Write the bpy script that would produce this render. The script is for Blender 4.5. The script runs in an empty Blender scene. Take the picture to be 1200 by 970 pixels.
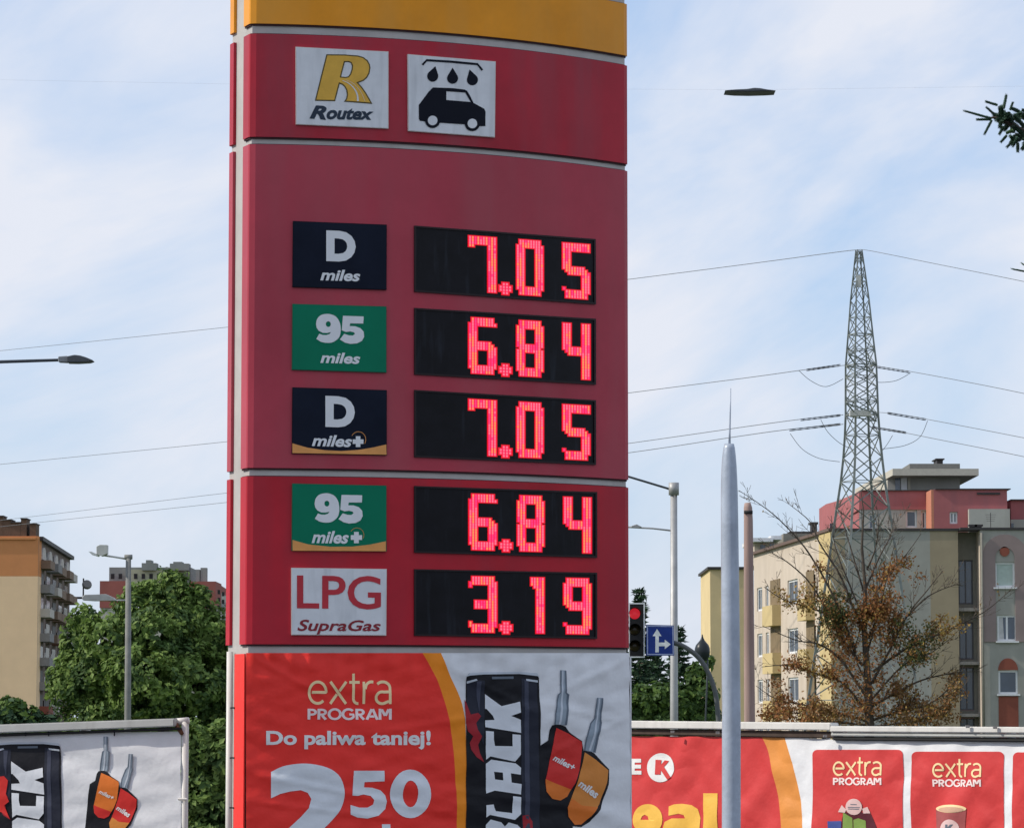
import bpy, bmesh, math, random
from mathutils import Vector, Matrix, noise
from mathutils.geometry import tessellate_polygon
random.seed(7)
R = math.radians
scene = bpy.context.scene
COL = scene.collection

# ------------------------------------------------------------------ camera
F = 4000.0                       # focal length in photo pixels (photo 1200 x 970)
PITCH = math.atan((840 - 485) / F)
EYE = Vector((0, 0, 1.65))
cam_d = bpy.data.cameras.new('camera')
cam_d.lens = 36 * F / 1200; cam_d.sensor_width = 36; cam_d.sensor_fit = 'HORIZONTAL'
cam_d.clip_start = 0.1; cam_d.clip_end = 6000
cam = bpy.data.objects.new('camera', cam_d); COL.objects.link(cam)
cam.location = EYE; cam.rotation_euler = (math.pi / 2 + PITCH, 0, 0)
scene.camera = cam
scene.view_settings.view_transform = 'Standard'; scene.view_settings.look = 'None'
scene.view_settings.gamma = 1.0; scene.view_settings.exposure = 0.30

# ------------------------------------------------------------------ world and sun
SUN_EL, SUN_ROT = R(38), R(-96)          # sun to the left, a little behind the camera
w = bpy.data.worlds.new('World'); scene.world = w; w.use_nodes = True
nt = w.node_tree; nt.nodes.clear()
def N(t, typ, **kw):
    n = t.nodes.new(typ)
    for k, v in kw.items(): setattr(n, k, v)
    return n
sky = N(nt, 'ShaderNodeTexSky', sky_type='NISHITA', sun_disc=False)
sky.sun_elevation = SUN_EL; sky.sun_rotation = SUN_ROT
sky.air_density = 1.1; sky.dust_density = 0.7; sky.ozone_density = 2.0; sky.altitude = 100
bg = N(nt, 'ShaderNodeBackground'); bg.inputs[1].default_value = 0.13
out = N(nt, 'ShaderNodeOutputWorld')
tc = N(nt, 'ShaderNodeTexCoord')
vr = N(nt, 'ShaderNodeVectorRotate', rotation_type='Y_AXIS'); vr.inputs['Angle'].default_value = R(24)
mp = N(nt, 'ShaderNodeMapping')
mp.inputs['Scale'].default_value = (5.5, 3.0, 15.0)
n1 = N(nt, 'ShaderNodeTexNoise'); n1.inputs['Scale'].default_value = 1.0; n1.inputs['Detail'].default_value = 7
n1.inputs['Roughness'].default_value = 0.56; n1.inputs['Distortion'].default_value = 0.35
n2 = N(nt, 'ShaderNodeTexNoise'); n2.inputs['Scale'].default_value = 4.5; n2.inputs['Detail'].default_value = 3
n2.inputs['Roughness'].default_value = 0.5
add = N(nt, 'ShaderNodeMath', operation='MULTIPLY_ADD'); add.inputs[1].default_value = 0.65
half = N(nt, 'ShaderNodeMath', operation='MULTIPLY'); half.inputs[1].default_value = 0.35
ramp = N(nt, 'ShaderNodeValToRGB')
ramp.color_ramp.elements[0].position = 0.405; ramp.color_ramp.elements[0].color = (0.12, 0.12, 0.12, 1)
ramp.color_ramp.elements[1].position = 0.565; ramp.color_ramp.elements[1].color = (0.97, 0.97, 0.97, 1)
mix = N(nt, 'ShaderNodeMix', data_type='RGBA')
mix.inputs['B'].default_value = (5.0, 5.2, 5.75, 1)      # thin sunlit cirrus veil
L = nt.links.new
L(tc.outputs['Generated'], vr.inputs['Vector']); L(vr.outputs[0], mp.inputs['Vector']); L(mp.outputs[0], n1.inputs['Vector'])
L(tc.outputs['Generated'], n2.inputs['Vector'])
L(n2.outputs[0], half.inputs[0]); L(n1.outputs[0], add.inputs[0]); L(half.outputs[0], add.inputs[2])
L(add.outputs[0], ramp.inputs[0]); L(ramp.outputs[0], mix.inputs['Factor'])
blue = N(nt, 'ShaderNodeMix', data_type='RGBA'); blue.inputs['Factor'].default_value = 0.6; blue.inputs['B'].default_value = (2.5, 3.6, 5.7, 1)   # clear air between the clouds
L(sky.outputs[0], blue.inputs['A']); L(blue.outputs['Result'], mix.inputs['A']); L(mix.outputs['Result'], bg.inputs[0]); L(bg.outputs[0], out.inputs[0])
sl = bpy.data.lights.new('sun', 'SUN'); sl.energy = 3.0; sl.angle = R(0.6); sl.color = (1, 0.93, 0.82)
so = bpy.data.objects.new('sun', sl); COL.objects.link(so)
sd = Vector((math.sin(SUN_ROT) * math.cos(SUN_EL), math.cos(SUN_ROT) * math.cos(SUN_EL), math.sin(SUN_EL)))
so.rotation_euler = sd.to_track_quat('Z', 'Y').to_euler(); so.location = (-30, -10, 40)

# ------------------------------------------------------------------ helpers: photo pixel -> ray -> point
cP, sP = math.cos(PITCH), math.sin(PITCH)
def ray(px, py):
    x = (px - 600) / F; y = (485 - py) / F
    return Vector((x, cP - y * sP, sP + y * cP))
def P(px, py, Y):
    d = ray(px, py); return EYE + d * (Y / d.y)
def lin(r, g, b): # srgb 0-255 to linear
    f = lambda c: c / 12.92 if c <= 0.04045 else ((c + 0.055) / 1.055) ** 2.4
    return (f(r / 255), f(g / 255), f(b / 255))

# ------------------------------------------------------------------ materials
MATS = {}
def M(name, rgb, rough=0.6, var=0.12, scale=6.0, bump=0.0, bscale=40.0, metal=0.0, spec=0.25, stretch=(1, 1, 1), dirt_or_glare=None, dirt_or_glare_pos=0.62, trans=0.0, coat=0.0):
    if name in MATS: return MATS[name]
    m = bpy.data.materials.new(name); m.use_nodes = True; MATS[name] = m
    t = m.node_tree; b = t.nodes['Principled BSDF']; l = t.links.new
    b.inputs['Roughness'].default_value = rough; b.inputs['Metallic'].default_value = metal
    b.inputs['Specular IOR Level'].default_value = spec
    if coat: b.inputs['Coat Weight'].default_value = coat; b.inputs['Coat Roughness'].default_value = 0.15
    c = N(t, 'ShaderNodeTexCoord'); mp = N(t, 'ShaderNodeMapping'); mp.inputs['Scale'].default_value = stretch
    l(c.outputs['Object'], mp.inputs[0])
    n = N(t, 'ShaderNodeTexNoise'); n.inputs['Scale'].default_value = scale; n.inputs['Detail'].default_value = 6
    n.inputs['Roughness'].default_value = 0.65
    l(mp.outputs[0], n.inputs['Vector'])
    r = N(t, 'ShaderNodeValToRGB')
    lo = tuple(max(0, x * (1 - var)) for x in rgb); hi = tuple(min(1, x * (1 + var)) for x in rgb)
    r.color_ramp.elements[0].position = 0.3; r.color_ramp.elements[0].color = lo + (1,)
    r.color_ramp.elements[1].position = 0.7; r.color_ramp.elements[1].color = hi + (1,)
    l(n.outputs[0], r.inputs[0]); col = r.outputs[0]
    if dirt_or_glare:
        n3 = N(t, 'ShaderNodeTexNoise'); n3.inputs['Scale'].default_value = scale * 0.7; n3.inputs['Detail'].default_value = 8
        mp3 = N(t, 'ShaderNodeMapping'); mp3.inputs['Scale'].default_value = (4, 4, 0.5); mp3.inputs['Location'].default_value = (3, 7, 1)
        l(c.outputs['Object'], mp3.inputs[0]); l(mp3.outputs[0], n3.inputs['Vector'])
        r3 = N(t, 'ShaderNodeValToRGB'); r3.color_ramp.elements[0].position = dirt_or_glare_pos - 0.14; r3.color_ramp.elements[1].position = dirt_or_glare_pos + 0.16
        r3.color_ramp.elements[1].color = (0.75, 0.75, 0.75, 1)
        mx = N(t, 'ShaderNodeMix', data_type='RGBA'); mx.inputs['B'].default_value = tuple(dirt_or_glare) + (1,)
        l(n3.outputs[0], r3.inputs[0]); l(r3.outputs[0], mx.inputs['Factor']); l(col, mx.inputs['A']); col = mx.outputs['Result']
    l(col, b.inputs['Base Color'])
    if bump:
        n2 = N(t, 'ShaderNodeTexNoise'); n2.inputs['Scale'].default_value = bscale; n2.inputs['Detail'].default_value = 5
        bp = N(t, 'ShaderNodeBump'); bp.inputs['Strength'].default_value = bump; bp.inputs['Distance'].default_value = 0.02
        l(mp.outputs[0], n2.inputs['Vector']); l(n2.outputs[0], bp.inputs['Height']); l(bp.outputs[0], b.inputs['Normal'])
    if trans:
        tr = N(t, 'ShaderNodeBsdfTranslucent'); ms = N(t, 'ShaderNodeMixShader'); ms.inputs[0].default_value = trans
        o = t.nodes['Material Output']; l(col, tr.inputs[0]); l(b.outputs[0], ms.inputs[1]); l(tr.outputs[0], ms.inputs[2]); l(ms.outputs[0], o.inputs[0])
    return m
def EM(name, rgb, strength):
    if name in MATS: return MATS[name]
    m = bpy.data.materials.new(name); m.use_nodes = True; MATS[name] = m
    b = m.node_tree.nodes['Principled BSDF']; b.inputs['Base Color'].default_value = tuple(x * 0.3 for x in rgb) + (1,)
    b.inputs['Emission Color'].default_value = tuple(rgb) + (1,); b.inputs['Emission Strength'].default_value = strength
    return m

# ------------------------------------------------------------------ object helpers
def tag(o, label=None, cat=None, group=None, kind=None):
    if label: o['label'] = label
    if cat: o['category'] = cat
    if group: o['group'] = group
    if kind: o['kind'] = kind
    return o
def thing(name, loc, label, cat, group=None):
    o = bpy.data.objects.new(name, None); o.empty_display_size = 0.2; COL.objects.link(o); o.location = loc
    return tag(o, label, cat, group)
def wloc(o):
    v = Vector(o.location)
    while o.parent: o = o.parent; v += Vector(o.location)
    return v
def obj(name, me, mats, parent=None, smooth=False, loc=None):
    """me: bmesh or mesh in WORLD coordinates"""
    if isinstance(me, bmesh.types.BMesh):
        bm = me; me = bpy.data.meshes.new(name)
        off = wloc(parent) if parent else (Vector(loc) if loc else Vector())
        bmesh.ops.translate(bm, verts=bm.verts, vec=-off)
        bm.normal_update(); bm.to_mesh(me); bm.free()
        if smooth:
            for p in me.polygons: p.use_smooth = True
    if not isinstance(mats, (list, tuple)): mats = [mats]
    for m in mats: me.materials.append(m)
    o = bpy.data.objects.new(name, me); COL.objects.link(o)
    if parent: o.parent = parent
    elif loc: o.location = loc
    return o
def copy_tree(o, parent=None):
    c = o.copy(); COL.objects.link(c)
    if parent: c.parent = parent
    for ch in list(o.children): copy_tree(ch, c)
    return c
def nb(): return bmesh.new()
def box(bm, o, a, b, c, mi=0):
    o, a, b, c = Vector(o), Vector(a), Vector(b), Vector(c)
    v = [bm.verts.new(o + a * i + b * j + c * k) for k in (0, 1) for j in (0, 1) for i in (0, 1)]
    fs = [(0, 2, 3, 1), (4, 5, 7, 6), (0, 1, 5, 4), (2, 6, 7, 3), (0, 4, 6, 2), (1, 3, 7, 5)]
    flip = a.cross(b).dot(c) < 0
    for f in fs:
        f = [v[i] for i in f]
        if flip: f.reverse()
        bm.faces.new(f).material_index = mi
def abox(bm, x0, x1, y0, y1, z0, z1, mi=0):
    box(bm, (x0, y0, z0), (x1 - x0, 0, 0), (0, y1 - y0, 0), (0, 0, z1 - z0), mi)
def tube(bm, pts, rads, n=8, caps=True, mi=0):
    pts = [Vector(p) for p in pts]
    if not isinstance(rads, (list, tuple)): rads = [rads] * len(pts)
    rings = []; prev = None
    for i, p in enumerate(pts):
        d = (pts[min(i + 1, len(pts) - 1)] - pts[max(i - 1, 0)]).normalized()
        if prev is None:
            x = d.orthogonal().normalized()
        else:
            x = (prev - d * prev.dot(d))
            x = x.normalized() if x.length > 1e-6 else d.orthogonal().normalized()
        prev = x; y = d.cross(x)
        rings.append([bm.verts.new(p + (x * math.cos(2 * math.pi * k / n) + y * math.sin(2 * math.pi * k / n)) * rads[i]) for k in range(n)])
    for a, b in zip(rings, rings[1:]):
        for k in range(n):
            bm.faces.new((a[k], a[(k + 1) % n], b[(k + 1) % n], b[k])).material_index = mi
    if caps:
        bm.faces.new(rings[0][::-1]).material_index = mi; bm.faces.new(rings[-1]).material_index = mi
def prism(bm, pts, vec, mi=0):
    """closed polygon of 3-D points extruded along vec"""
    vec = Vector(vec); a = [bm.verts.new(p) for p in pts]; b = [bm.verts.new(Vector(p) + vec) for p in pts]
    n = len(a)
    fs = [bm.faces.new(a), bm.faces.new(b[::-1])]
    for i in range(n): fs.append(bm.faces.new((a[i], b[i], b[(i + 1) % n], a[(i + 1) % n])))
    for f in fs: f.material_index = mi
    bmesh.ops.recalc_face_normals(bm, faces=fs)

# ------------------------------------------------------------------ 2-D shapes in photo pixels
def poly(pts, holes=()):
    loops = [[Vector((x, y, 0)) for x, y in pts]] + [[Vector((x, y, 0)) for x, y in h] for h in holes]
    tris = tessellate_polygon(loops); vs = [(v.x, v.y) for l in loops for v in l]
    return vs, [tuple(t) for t in tris]
def circ(cx, cy, rx, ry=None, n=24):
    ry = ry or rx
    return [(cx + rx * math.cos(2 * math.pi * k / n), cy + ry * math.sin(2 * math.pi * k / n)) for k in range(n)]
def stroke(pts, wd):
    if not isinstance(wd, (list, tuple)): wd = [wd] * len(pts)
    Lf, Rt = [], []
    for i, p in enumerate(pts):
        a = Vector(pts[max(i - 1, 0)]); b = Vector(pts[min(i + 1, len(pts) - 1)]); d = (b - a).normalized(); nn = Vector((-d.y, d.x))
        Lf.append(tuple(Vector(p) + nn * wd[i] / 2)); Rt.append(tuple(Vector(p) - nn * wd[i] / 2))
    vs = Lf + Rt; n = len(pts)
    return vs, [(i, i + 1, n + i + 1, n + i) for i in range(n - 1)]
def spline(pts, k=6, closed=False):
    out = []; n = len(pts); P_ = [Vector(p) for p in pts]
    for i in range(n if closed else n - 1):
        g = lambda j: P_[j % n] if closed else P_[max(0, min(n - 1, j))]
        a, b, c, d = g(i - 1), g(i), g(i + 1), g(i + 2)
        for s in range(k):
            t = s / k
            out.append(tuple(0.5 * ((2 * b) + (c - a) * t + (2 * a - 5 * b + 4 * c - d) * t * t + (3 * b - a - 3 * c + d) * t ** 3)))
    if not closed: out.append(tuple(P_[-1]))
    return out
def inset(pts, d):
    n = len(pts); A = sum(pts[i][0] * pts[(i + 1) % n][1] - pts[(i + 1) % n][0] * pts[i][1] for i in range(n))
    s = 1 if A > 0 else -1; out = []
    for i in range(n):
        p0, p1, p2 = Vector(pts[i - 1]), Vector(pts[i]), Vector(pts[(i + 1) % n])
        e1 = (p1 - p0).normalized(); e2 = (p2 - p1).normalized()
        n1 = Vector((-e1.y, e1.x)) * s; n2 = Vector((-e2.y, e2.x)) * s
        m = (n1 + n2); m = m.normalized() if m.length > 1e-4 else n1
        out.append(tuple(p1 + m * d / max(0.4, m.dot(n1))))
    return out
_tc = {}
def text2d(s, quad, bold=0.0, shear=0.0, rnd=4):
    """letters fitted into quad [TL,TR,BR,BL] or box (x0,y0,x1,y1) of photo pixels"""
    key = (s, bold, shear)
    if key not in _tc:
        cu = bpy.data.curves.new('t', 'FONT'); cu.body = s; cu.offset = bold; cu.shear = shear; cu.resolution_u = rnd
        o = bpy.data.objects.new('t', cu); COL.objects.link(o); bpy.context.view_layer.update()
        me = bpy.data.meshes.new_from_object(o.evaluated_get(bpy.context.evaluated_depsgraph_get()))
        vs = [(v.co.x, v.co.y) for v in me.vertices]; fs = [tuple(p.vertices) for p in me.polygons]
        bpy.data.objects.remove(o); bpy.data.curves.remove(cu); bpy.data.meshes.remove(me); _tc[key] = (vs, fs)
    vs, fs = _tc[key]
    if len(quad) == 4 and not isinstance(quad[0], (tuple, list)):
        x0, y0, x1, y1 = quad; quad = [(x0, y0), (x1, y0), (x1, y1), (x0, y1)]
    a0 = min(v[0] for v in vs); a1 = max(v[0] for v in vs); b0 = min(v[1] for v in vs); b1 = max(v[1] for v in vs)
    TL, TR, BR, BL = [Vector(q) for q in quad]; out = []
    for x, y in vs:
        s_, t_ = (x - a0) / (a1 - a0), (b1 - y) / (b1 - b0)
        out.append(tuple((TL * (1 - s_) + TR * s_) * (1 - t_) + (BL * (1 - s_) + BR * s_) * t_))
    return out, fs
def xf(shape, T):
    if isinstance(shape, tuple): return [T(*v) for v in shape[0]], shape[1]
    return [T(*v) for v in shape]
def fit(shapes, quad_):
    """polygons ((outer, holes) lists) in any frame fitted into quad/box as one shape each"""
    if not isinstance(quad_[0], (tuple, list)):
        x0, y0, x1, y1 = quad_; quad_ = [(x0, y0), (x1, y0), (x1, y1), (x0, y1)]
    al = [p for o_, hs in shapes for p in o_]
    a0 = min(p[0] for p in al); a1 = max(p[0] for p in al); b0 = min(p[1] for p in al); b1 = max(p[1] for p in al)
    TL, TR, BR, BL = [Vector(q) for q in quad_]
    def g(p):
        s_, t_ = (p[0] - a0) / (a1 - a0), (p[1] - b0) / (b1 - b0); return tuple((TL * (1 - s_) + TR * s_) * (1 - t_) + (BL * (1 - s_) + BR * s_) * t_)
    return [poly([g(p) for p in o_], [[g(p) for p in h] for h in hs]) for o_, hs in shapes]
NINE = (spline([(325, 290), (335, 235), (370, 190), (420, 170), (480, 168), (540, 190), (580, 240), (598, 300), (600, 370), (585, 430), (550, 470), (500, 498), (430, 502), (375, 490)], 3) + [(328, 460), (362, 400), (400, 412), (440, 412), (475, 400), (492, 376), (450, 388), (400, 388), (355, 365), (332, 330)], [circ(462, 285, 28, 33, 16)])
FIVE = ([(625, 182), (855, 182), (852, 265), (705, 268), (700, 300), (760, 300), (820, 320), (856, 360), (863, 420), (838, 470), (785, 500), (710, 508), (650, 495), (592, 460), (640, 392), (690, 408), (735, 410), (760, 390), (750, 372), (710, 362), (660, 370), (612, 352)], [])
def arc(cx, cy, rx, ry, a0, a1, n=14): return [(cx + rx * math.cos(R(a0 + (a1 - a0) * k / n)), cy + ry * math.sin(R(a0 + (a1 - a0) * k / n))) for k in range(n + 1)]
# stroke letters: y down, cap height 0..10 (x height 3..10); every stroke butts against its neighbour
def stroke_word(word, quad_, w_):
    G = {'e': (6.6, [[(.9 + w_ * .5, 6.4), (5.9, 6.4)] + arc(3.2, 6.5, 2.75, 3.2, -2, -312, 26)]),
         'x': (6.0, [[(.4, 3.2), (5.5, 9.8)], [(5.5, 3.2), (2.95 + w_ * .45, 6.5 - w_ * .55)], [(2.95 - w_ * .45, 6.5 + w_ * .55), (.4, 9.8)]]),
         't': (4.0, [[(1.6, .8), (1.6, 8.2)] + arc(3.0, 8.2, 1.4, 1.5, 180, 80, 8), [(.2, 3.4), (1.6 - w_ / 2, 3.4)], [(1.6 + w_ / 2, 3.4), (3.6, 3.4)]]),
         'r': (3.9, [[(.7, 3.2), (.7, 9.8)], [(.7 + w_ / 2, 5.4)] + arc(3.2, 5.2, 2.0, 1.95, 190, 270, 8) + [(3.8, 3.3)]]),
         'a': (6.4, [[(.9, 3.9)] + arc(2.7, 5.1, 2.3, 1.85, 240, 360, 10) + [(5.0, 9.8)], [(5.0 - w_ / 2, 6.2)] + arc(2.4, 7.95, 1.95, 1.75, 285, 75, 16) + [(5.0 - w_ / 2, 9.0)]]),
         'P': (6.6, [[(1, 0), (1, 10)], [(1 + w_ / 2, .5 * w_)] + arc(3.2, 3.2, 2.6, 3.2 - w_ / 2, -90, 90, 12) + [(1 + w_ / 2, 6.4 - w_ / 2)]]),
         'O': (9.4, [arc(4.6, 5, 4.1, 4.5, 0, 357, 28)]),
         'G': (9.0, [arc(4.6, 5, 4.1, 4.5, -42, -318, 26) + [(8.0, 7.6), (8.0, 5.3), (5.2, 5.3)]]),
         'A': (8.4, [[(.4, 10), (4.1, .3)], [(4.1 + w_ * .3, .3), (8.0, 10)], [(2.6, 7.1), (5.8, 7.1)]]),
         'M': (9.6, [[(1, 10), (1, 0)], [(1 + w_ * .6, .6), (4.7, 6.4)], [(4.7 + w_ * .1, 6.4), (8.4 - w_ * .6, .6)], [(8.4, 0), (8.4, 10)]])}
    G['R'] = (7.2, G['P'][1] + [[(3.4, 6.4), (6.0, 10)]])
    x, out = 0.0, []
    for c_ in word:
        adv, st_ = G[c_]
        for pl in st_: out.append(stroke([(a + x, b) for a, b in pl], w_))
        x += adv + (.55 if c_.isupper() else .25)
    al = [p for v, _ in out for p in v]; a0 = min(p[0] for p in al); a1 = max(p[0] for p in al); b0 = min(p[1] for p in al); b1 = max(p[1] for p in al)
    TL, TR, BR, BL = [Vector(q) for q in quad_]; vs, fs = [], []
    for v, f in out:
        k = len(vs)
        for p in v:
            s_, t_ = (p[0] - a0) / (a1 - a0), (p[1] - b0) / (b1 - b0); vs.append(tuple((TL * (1 - s_) + TR * s_) * (1 - t_) + (BL * (1 - s_) + BR * s_) * t_))
        fs += [tuple(i + k for i in q) for q in f]
    return vs, fs
# crop-coordinate converters
def C(x0, y0, s): return lambda x, y: (x0 + x / s, y0 + y / s)

# ------------------------------------------------------------------ surfaces
class Cyl:
    def __init__(s, p0, ang, h, Rr):
        s.p0, s.R, s.h = Vector(p0), Rr, h
        s.U = Vector((math.cos(ang), math.sin(ang), 0)); s.V = Vector((-math.sin(ang), math.cos(ang), 0))
        s.vc = math.sqrt(Rr * Rr - h * h); s.wave = None
    def uv(s, u, z, off=0.0):
        v = s.vc - math.sqrt((s.R + off) ** 2 - u * u); return s.p0 + s.U * u + s.V * v + Vector((0, 0, z))
    def hit(s, px, py, off=0.0):
        d = ray(px, py); o = EYE - s.p0; ou, ov = o.dot(s.U), o.dot(s.V) - s.vc; du, dv = d.dot(s.U), d.dot(s.V)
        a = du * du + dv * dv; b = ou * du + ov * dv; c = ou * ou + ov * ov - (s.R + off) ** 2
        disc = max(0, b * b - a * c); t = (-b - math.sqrt(disc)) / a
        p = EYE + d * t
        if s.wave: n = s.nrm(p); p = p + n * s.wave(px, py)
        return p
    def nrm(s, p):
        q = p - s.p0 - s.V * s.vc; q.z = 0; return q.normalized()
class Pln:
    def __init__(s, a, b):         # two points on the plane at ground; vertical plane facing the camera
        s.a = Vector(a); d = (Vector(b) - s.a); d.z = 0; s.U = d.normalized(); s.n = Vector((s.U.y, -s.U.x, 0)); s.wave = None
        if s.n.dot(EYE - s.a) < 0: s.n = -s.n
    def hit(s, px, py, off=0.0):
        d = ray(px, py); t = (s.a + s.n * off - EYE).dot(s.n) / d.dot(s.n); p = EYE + d * t
        if s.wave: p = p + s.n * s.wave(px, py)
        return p
    def nrm(s, p): return s.n
def layer(parent, name, shapes, mat, surf, off, sx=12, sy=None, label=None, thick=0):
    if len(shapes) > 1 and name not in ('diodes', 'digit', 'digit_glow', 'decimal_point'):
        return [layer(parent, name, [s_], mat, surf, off, sx, sy, label, thick) for s_ in shapes][0]
    bm = bmesh.new()
    for vs, fs in shapes:
        vv = [bm.verts.new((x, y, 0)) for x, y in vs]
        for f in fs:
            try: bm.faces.new([vv[i] for i in f])
            except ValueError: pass
    bmesh.ops.remove_doubles(bm, verts=bm.verts, dist=0.004)
    xs = [v.co.x for v in bm.verts]; ys = [v.co.y for v in bm.verts]
    for st, ax, lo, hi in ((sx, 0, min(xs), max(xs)), (sy, 1, min(ys), max(ys))):
        if not st: continue
        k = math.ceil(lo / st)
        while k * st < hi:
            co = Vector((0, 0, 0)); co[ax] = k * st; no = Vector((0, 0, 0)); no[ax] = 1
            bmesh.ops.bisect_plane(bm, geom=bm.verts[:] + bm.edges[:] + bm.faces[:], plane_co=co, plane_no=no, dist=1e-4)
            k += 1
    nr = []
    for v in bm.verts:
        x, y = v.co.x, v.co.y; p = surf.hit(x, y, off)
        if surf.wave:
            e = 1.0; n = (surf.hit(x + e, y, off) - p).cross(surf.hit(x, y + e, off) - p).normalized()
            if n.dot(EYE - p) < 0: n = -n
        else: n = surf.nrm(p)
        v.co = p; nr.append(n)
    bm.normal_update()
    rev = [f for f in bm.faces if f.normal.dot(EYE - f.calc_center_median()) < 0]
    if rev: bmesh.ops.reverse_faces(bm, faces=rev)
    if thick:                       # closed slab: skirt back along the normal
        ed = [e for e in bm.edges if e.is_boundary]
        r = bmesh.ops.extrude_edge_only(bm, edges=ed); vs = [g for g in r['geom'] if isinstance(g, bmesh.types.BMVert)]
        for v in vs: v.co -= surf.nrm(v.co) * thick
    o = obj(name, bm, mat, parent, smooth=not thick)
    if not thick: o.data.normals_split_custom_set_from_vertices(nr)
    if label: o['label'] = label
    if name in ('diodes', 'digit_glow'): o['kind'] = 'stuff'
    return o
def quad(*pts): return list(pts), [(0, 1, 2, 3)]
def rect(x0, y0, x1, y1): return quad((x0, y0), (x1, y0), (x1, y1), (x0, y1))
def rrect(x0, y0, x1, y1, r):
    pts = []
    for cx, cy, a0 in ((x1 - r, y0 + r, -90), (x1 - r, y1 - r, 0), (x0 + r, y1 - r, 90), (x0 + r, y0 + r, 180)):
        for k in range(7):
            a = R(a0 + k * 15); pts.append((cx + r * math.cos(a), cy + r * math.sin(a)))
    return pts

# ================================================================== SETTING: ground, road, pavement
m_grass = M('grass', (0.065, 0.10, 0.03), 0.9, 0.5, 0.8, 0.5, 30)
m_asph = M('asphalt', (0.05, 0.05, 0.052), 0.85, 0.25, 3, 0.4, 120)
m_conc = M('concrete', (0.30, 0.29, 0.275), 0.85, 0.15, 4, 0.3, 80, dirt_or_glare=(0.18, 0.17, 0.15))
def sheet(name, x0, x1, y0, y1, z, mat):
    bm = nb(); v = [bm.verts.new(p) for p in ((x0, y0, z), (x1, y0, z), (x1, y1, z), (x0, y1, z))]; bm.faces.new(v)
    return tag(obj(name, bm, mat), kind='structure')
sheet('ground', -2500, 2500, -300, 4500, 0, m_grass)
sheet('forecourt', -40, 40, -30, 30, 0.004, m_asph)
sheet('road', -400, 400, 34, 48, 0.004, m_asph)
for y0 in (33.85, 48.0):
    bm = nb(); abox(bm, -400, 400, y0, y0 + 0.15, -0.02, 0.12); tag(obj('kerb', bm, m_conc), kind='structure')
sheet('pavement', -400, 400, 31.4, 33.85, 0.10, m_conc)
bm = nb()
for k in range(-60, 60): abox(bm, k * 6, k * 6 + 3, 40.95, 41.07, 0.006, 0.009)
tag(obj('road_marking', bm, M('road_paint', (0.75, 0.75, 0.72), 0.7, 0.1)), kind='structure')
rg = random.Random(3)
gv, gf = [], []
for i in range(9000):
    x, y = rg.uniform(-45, 45), rg.choice((rg.uniform(30.1, 31.3), rg.uniform(48.3, 95)))
    h = rg.uniform(0.05, 0.16); a = rg.uniform(0, 6.28); k = len(gv)
    gv += [(x - 0.02 * math.cos(a), y - 0.02 * math.sin(a), 0), (x + 0.02 * math.cos(a), y + 0.02 * math.sin(a), 0), (x + rg.uniform(-.04, .04), y, h)]; gf.append((k, k + 1, k + 2))
me = bpy.data.meshes.new('grass_tufts'); me.from_pydata(gv, [], gf)
tag(obj('grass_tufts', me, m_grass), 'short green grass tufts growing on the verge beyond the road', 'grass', kind='stuff')

# ================================================================== PRICE PYLON
A = P(287.6, 840, 17.3); B = P(738.5, 840, 18.17)
ctr = (A + B) / 2; ctr.z = 0; ch = (B - A); h_ = ch.length / 2; ang = math.atan2(ch.y, ch.x)
CY = Cyl(ctr, ang, h_, 3.25)
def zat(px, py, off=0.0):
    w0 = CY.wave; CY.wave = None; z = CY.hit(px, py, off).z; CY.wave = w0; return z
pyl = thing('price_pylon', ctr, 'tall red petrol price sign with yellow band, lit LED prices and banner round its foot', 'price sign')
m_red1 = M('panel_red', (0.43, 0.017, 0.036), 0.45, 0.2, 1.6, 0.04, 20, dirt_or_glare=(0.29, 0.05, 0.07), dirt_or_glare_pos=0.55, coat=0.0)
m_red2 = M('panel_red_faded', (0.43, 0.045, 0.072), 0.42, 0.16, 1.3, 0.04, 20, dirt_or_glare=(0.38, 0.075, 0.095), dirt_or_glare_pos=0.55)
m_red3 = M('panel_red_deep', (0.47, 0.013, 0.028), 0.45, 0.18, 1.6, 0.04, 20, dirt_or_glare=(0.36, 0.025, 0.042), dirt_or_glare_pos=0.6, coat=0.0)
m_yel = M('panel_yellow', (0.80, 0.30, 0.008), 0.38, 0.16, 1.8, 0.04, 20, dirt_or_glare=(0.74, 0.33, 0.045), dirt_or_glare_pos=0.6, coat=0.0)
m_core = M('painted_aluminium', (0.47, 0.45, 0.43), 0.5, 0.10, 5, 0.05, 30, dirt_or_glare=(0.42, 0.39, 0.36), dirt_or_glare_pos=0.68)
m_seam = M('dark_seam', (0.05, 0.02, 0.025), 0.7, 0.1)
def shell(z0, z1, front=True, ins=0.0, v0=0.0, depth=0.10, hw=None):
    """closed section (curved face + returns) extruded from z0 to z1"""
    hw = (hw or h_) - ins; sgn = 1 if front else -1; pts = []
    nseg = 72
    for i in range(nseg + 1):
        u = -hw + 2 * hw * i / nseg
        v = CY.vc - math.sqrt((CY.R - ins) ** 2 - u * u)
        if i in (0, nseg): v += 0.012
        pts.append((u, v))
    pts[0:1] = [(-hw, pts[0][1] + 0.004), (-hw + 0.004, pts[0][1] - 0.006)]
    pts[-1:] = [(hw - 0.004, pts[-1][1] - 0.006), (hw, pts[-1][1] + 0.004)]
    pts += [(hw, depth), (-hw, depth)]
    out = []
    for u, v in pts:
        if front: q = v
        else: q = v0 - v if abs(v - depth) > 1e-9 else 0.255
        out.append(ctr + CY.U * u + CY.V * q + Vector((0, 0, z0)))
    bm = nb(); prism(bm, out, (0, 0, z1 - z0)); return bm
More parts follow.
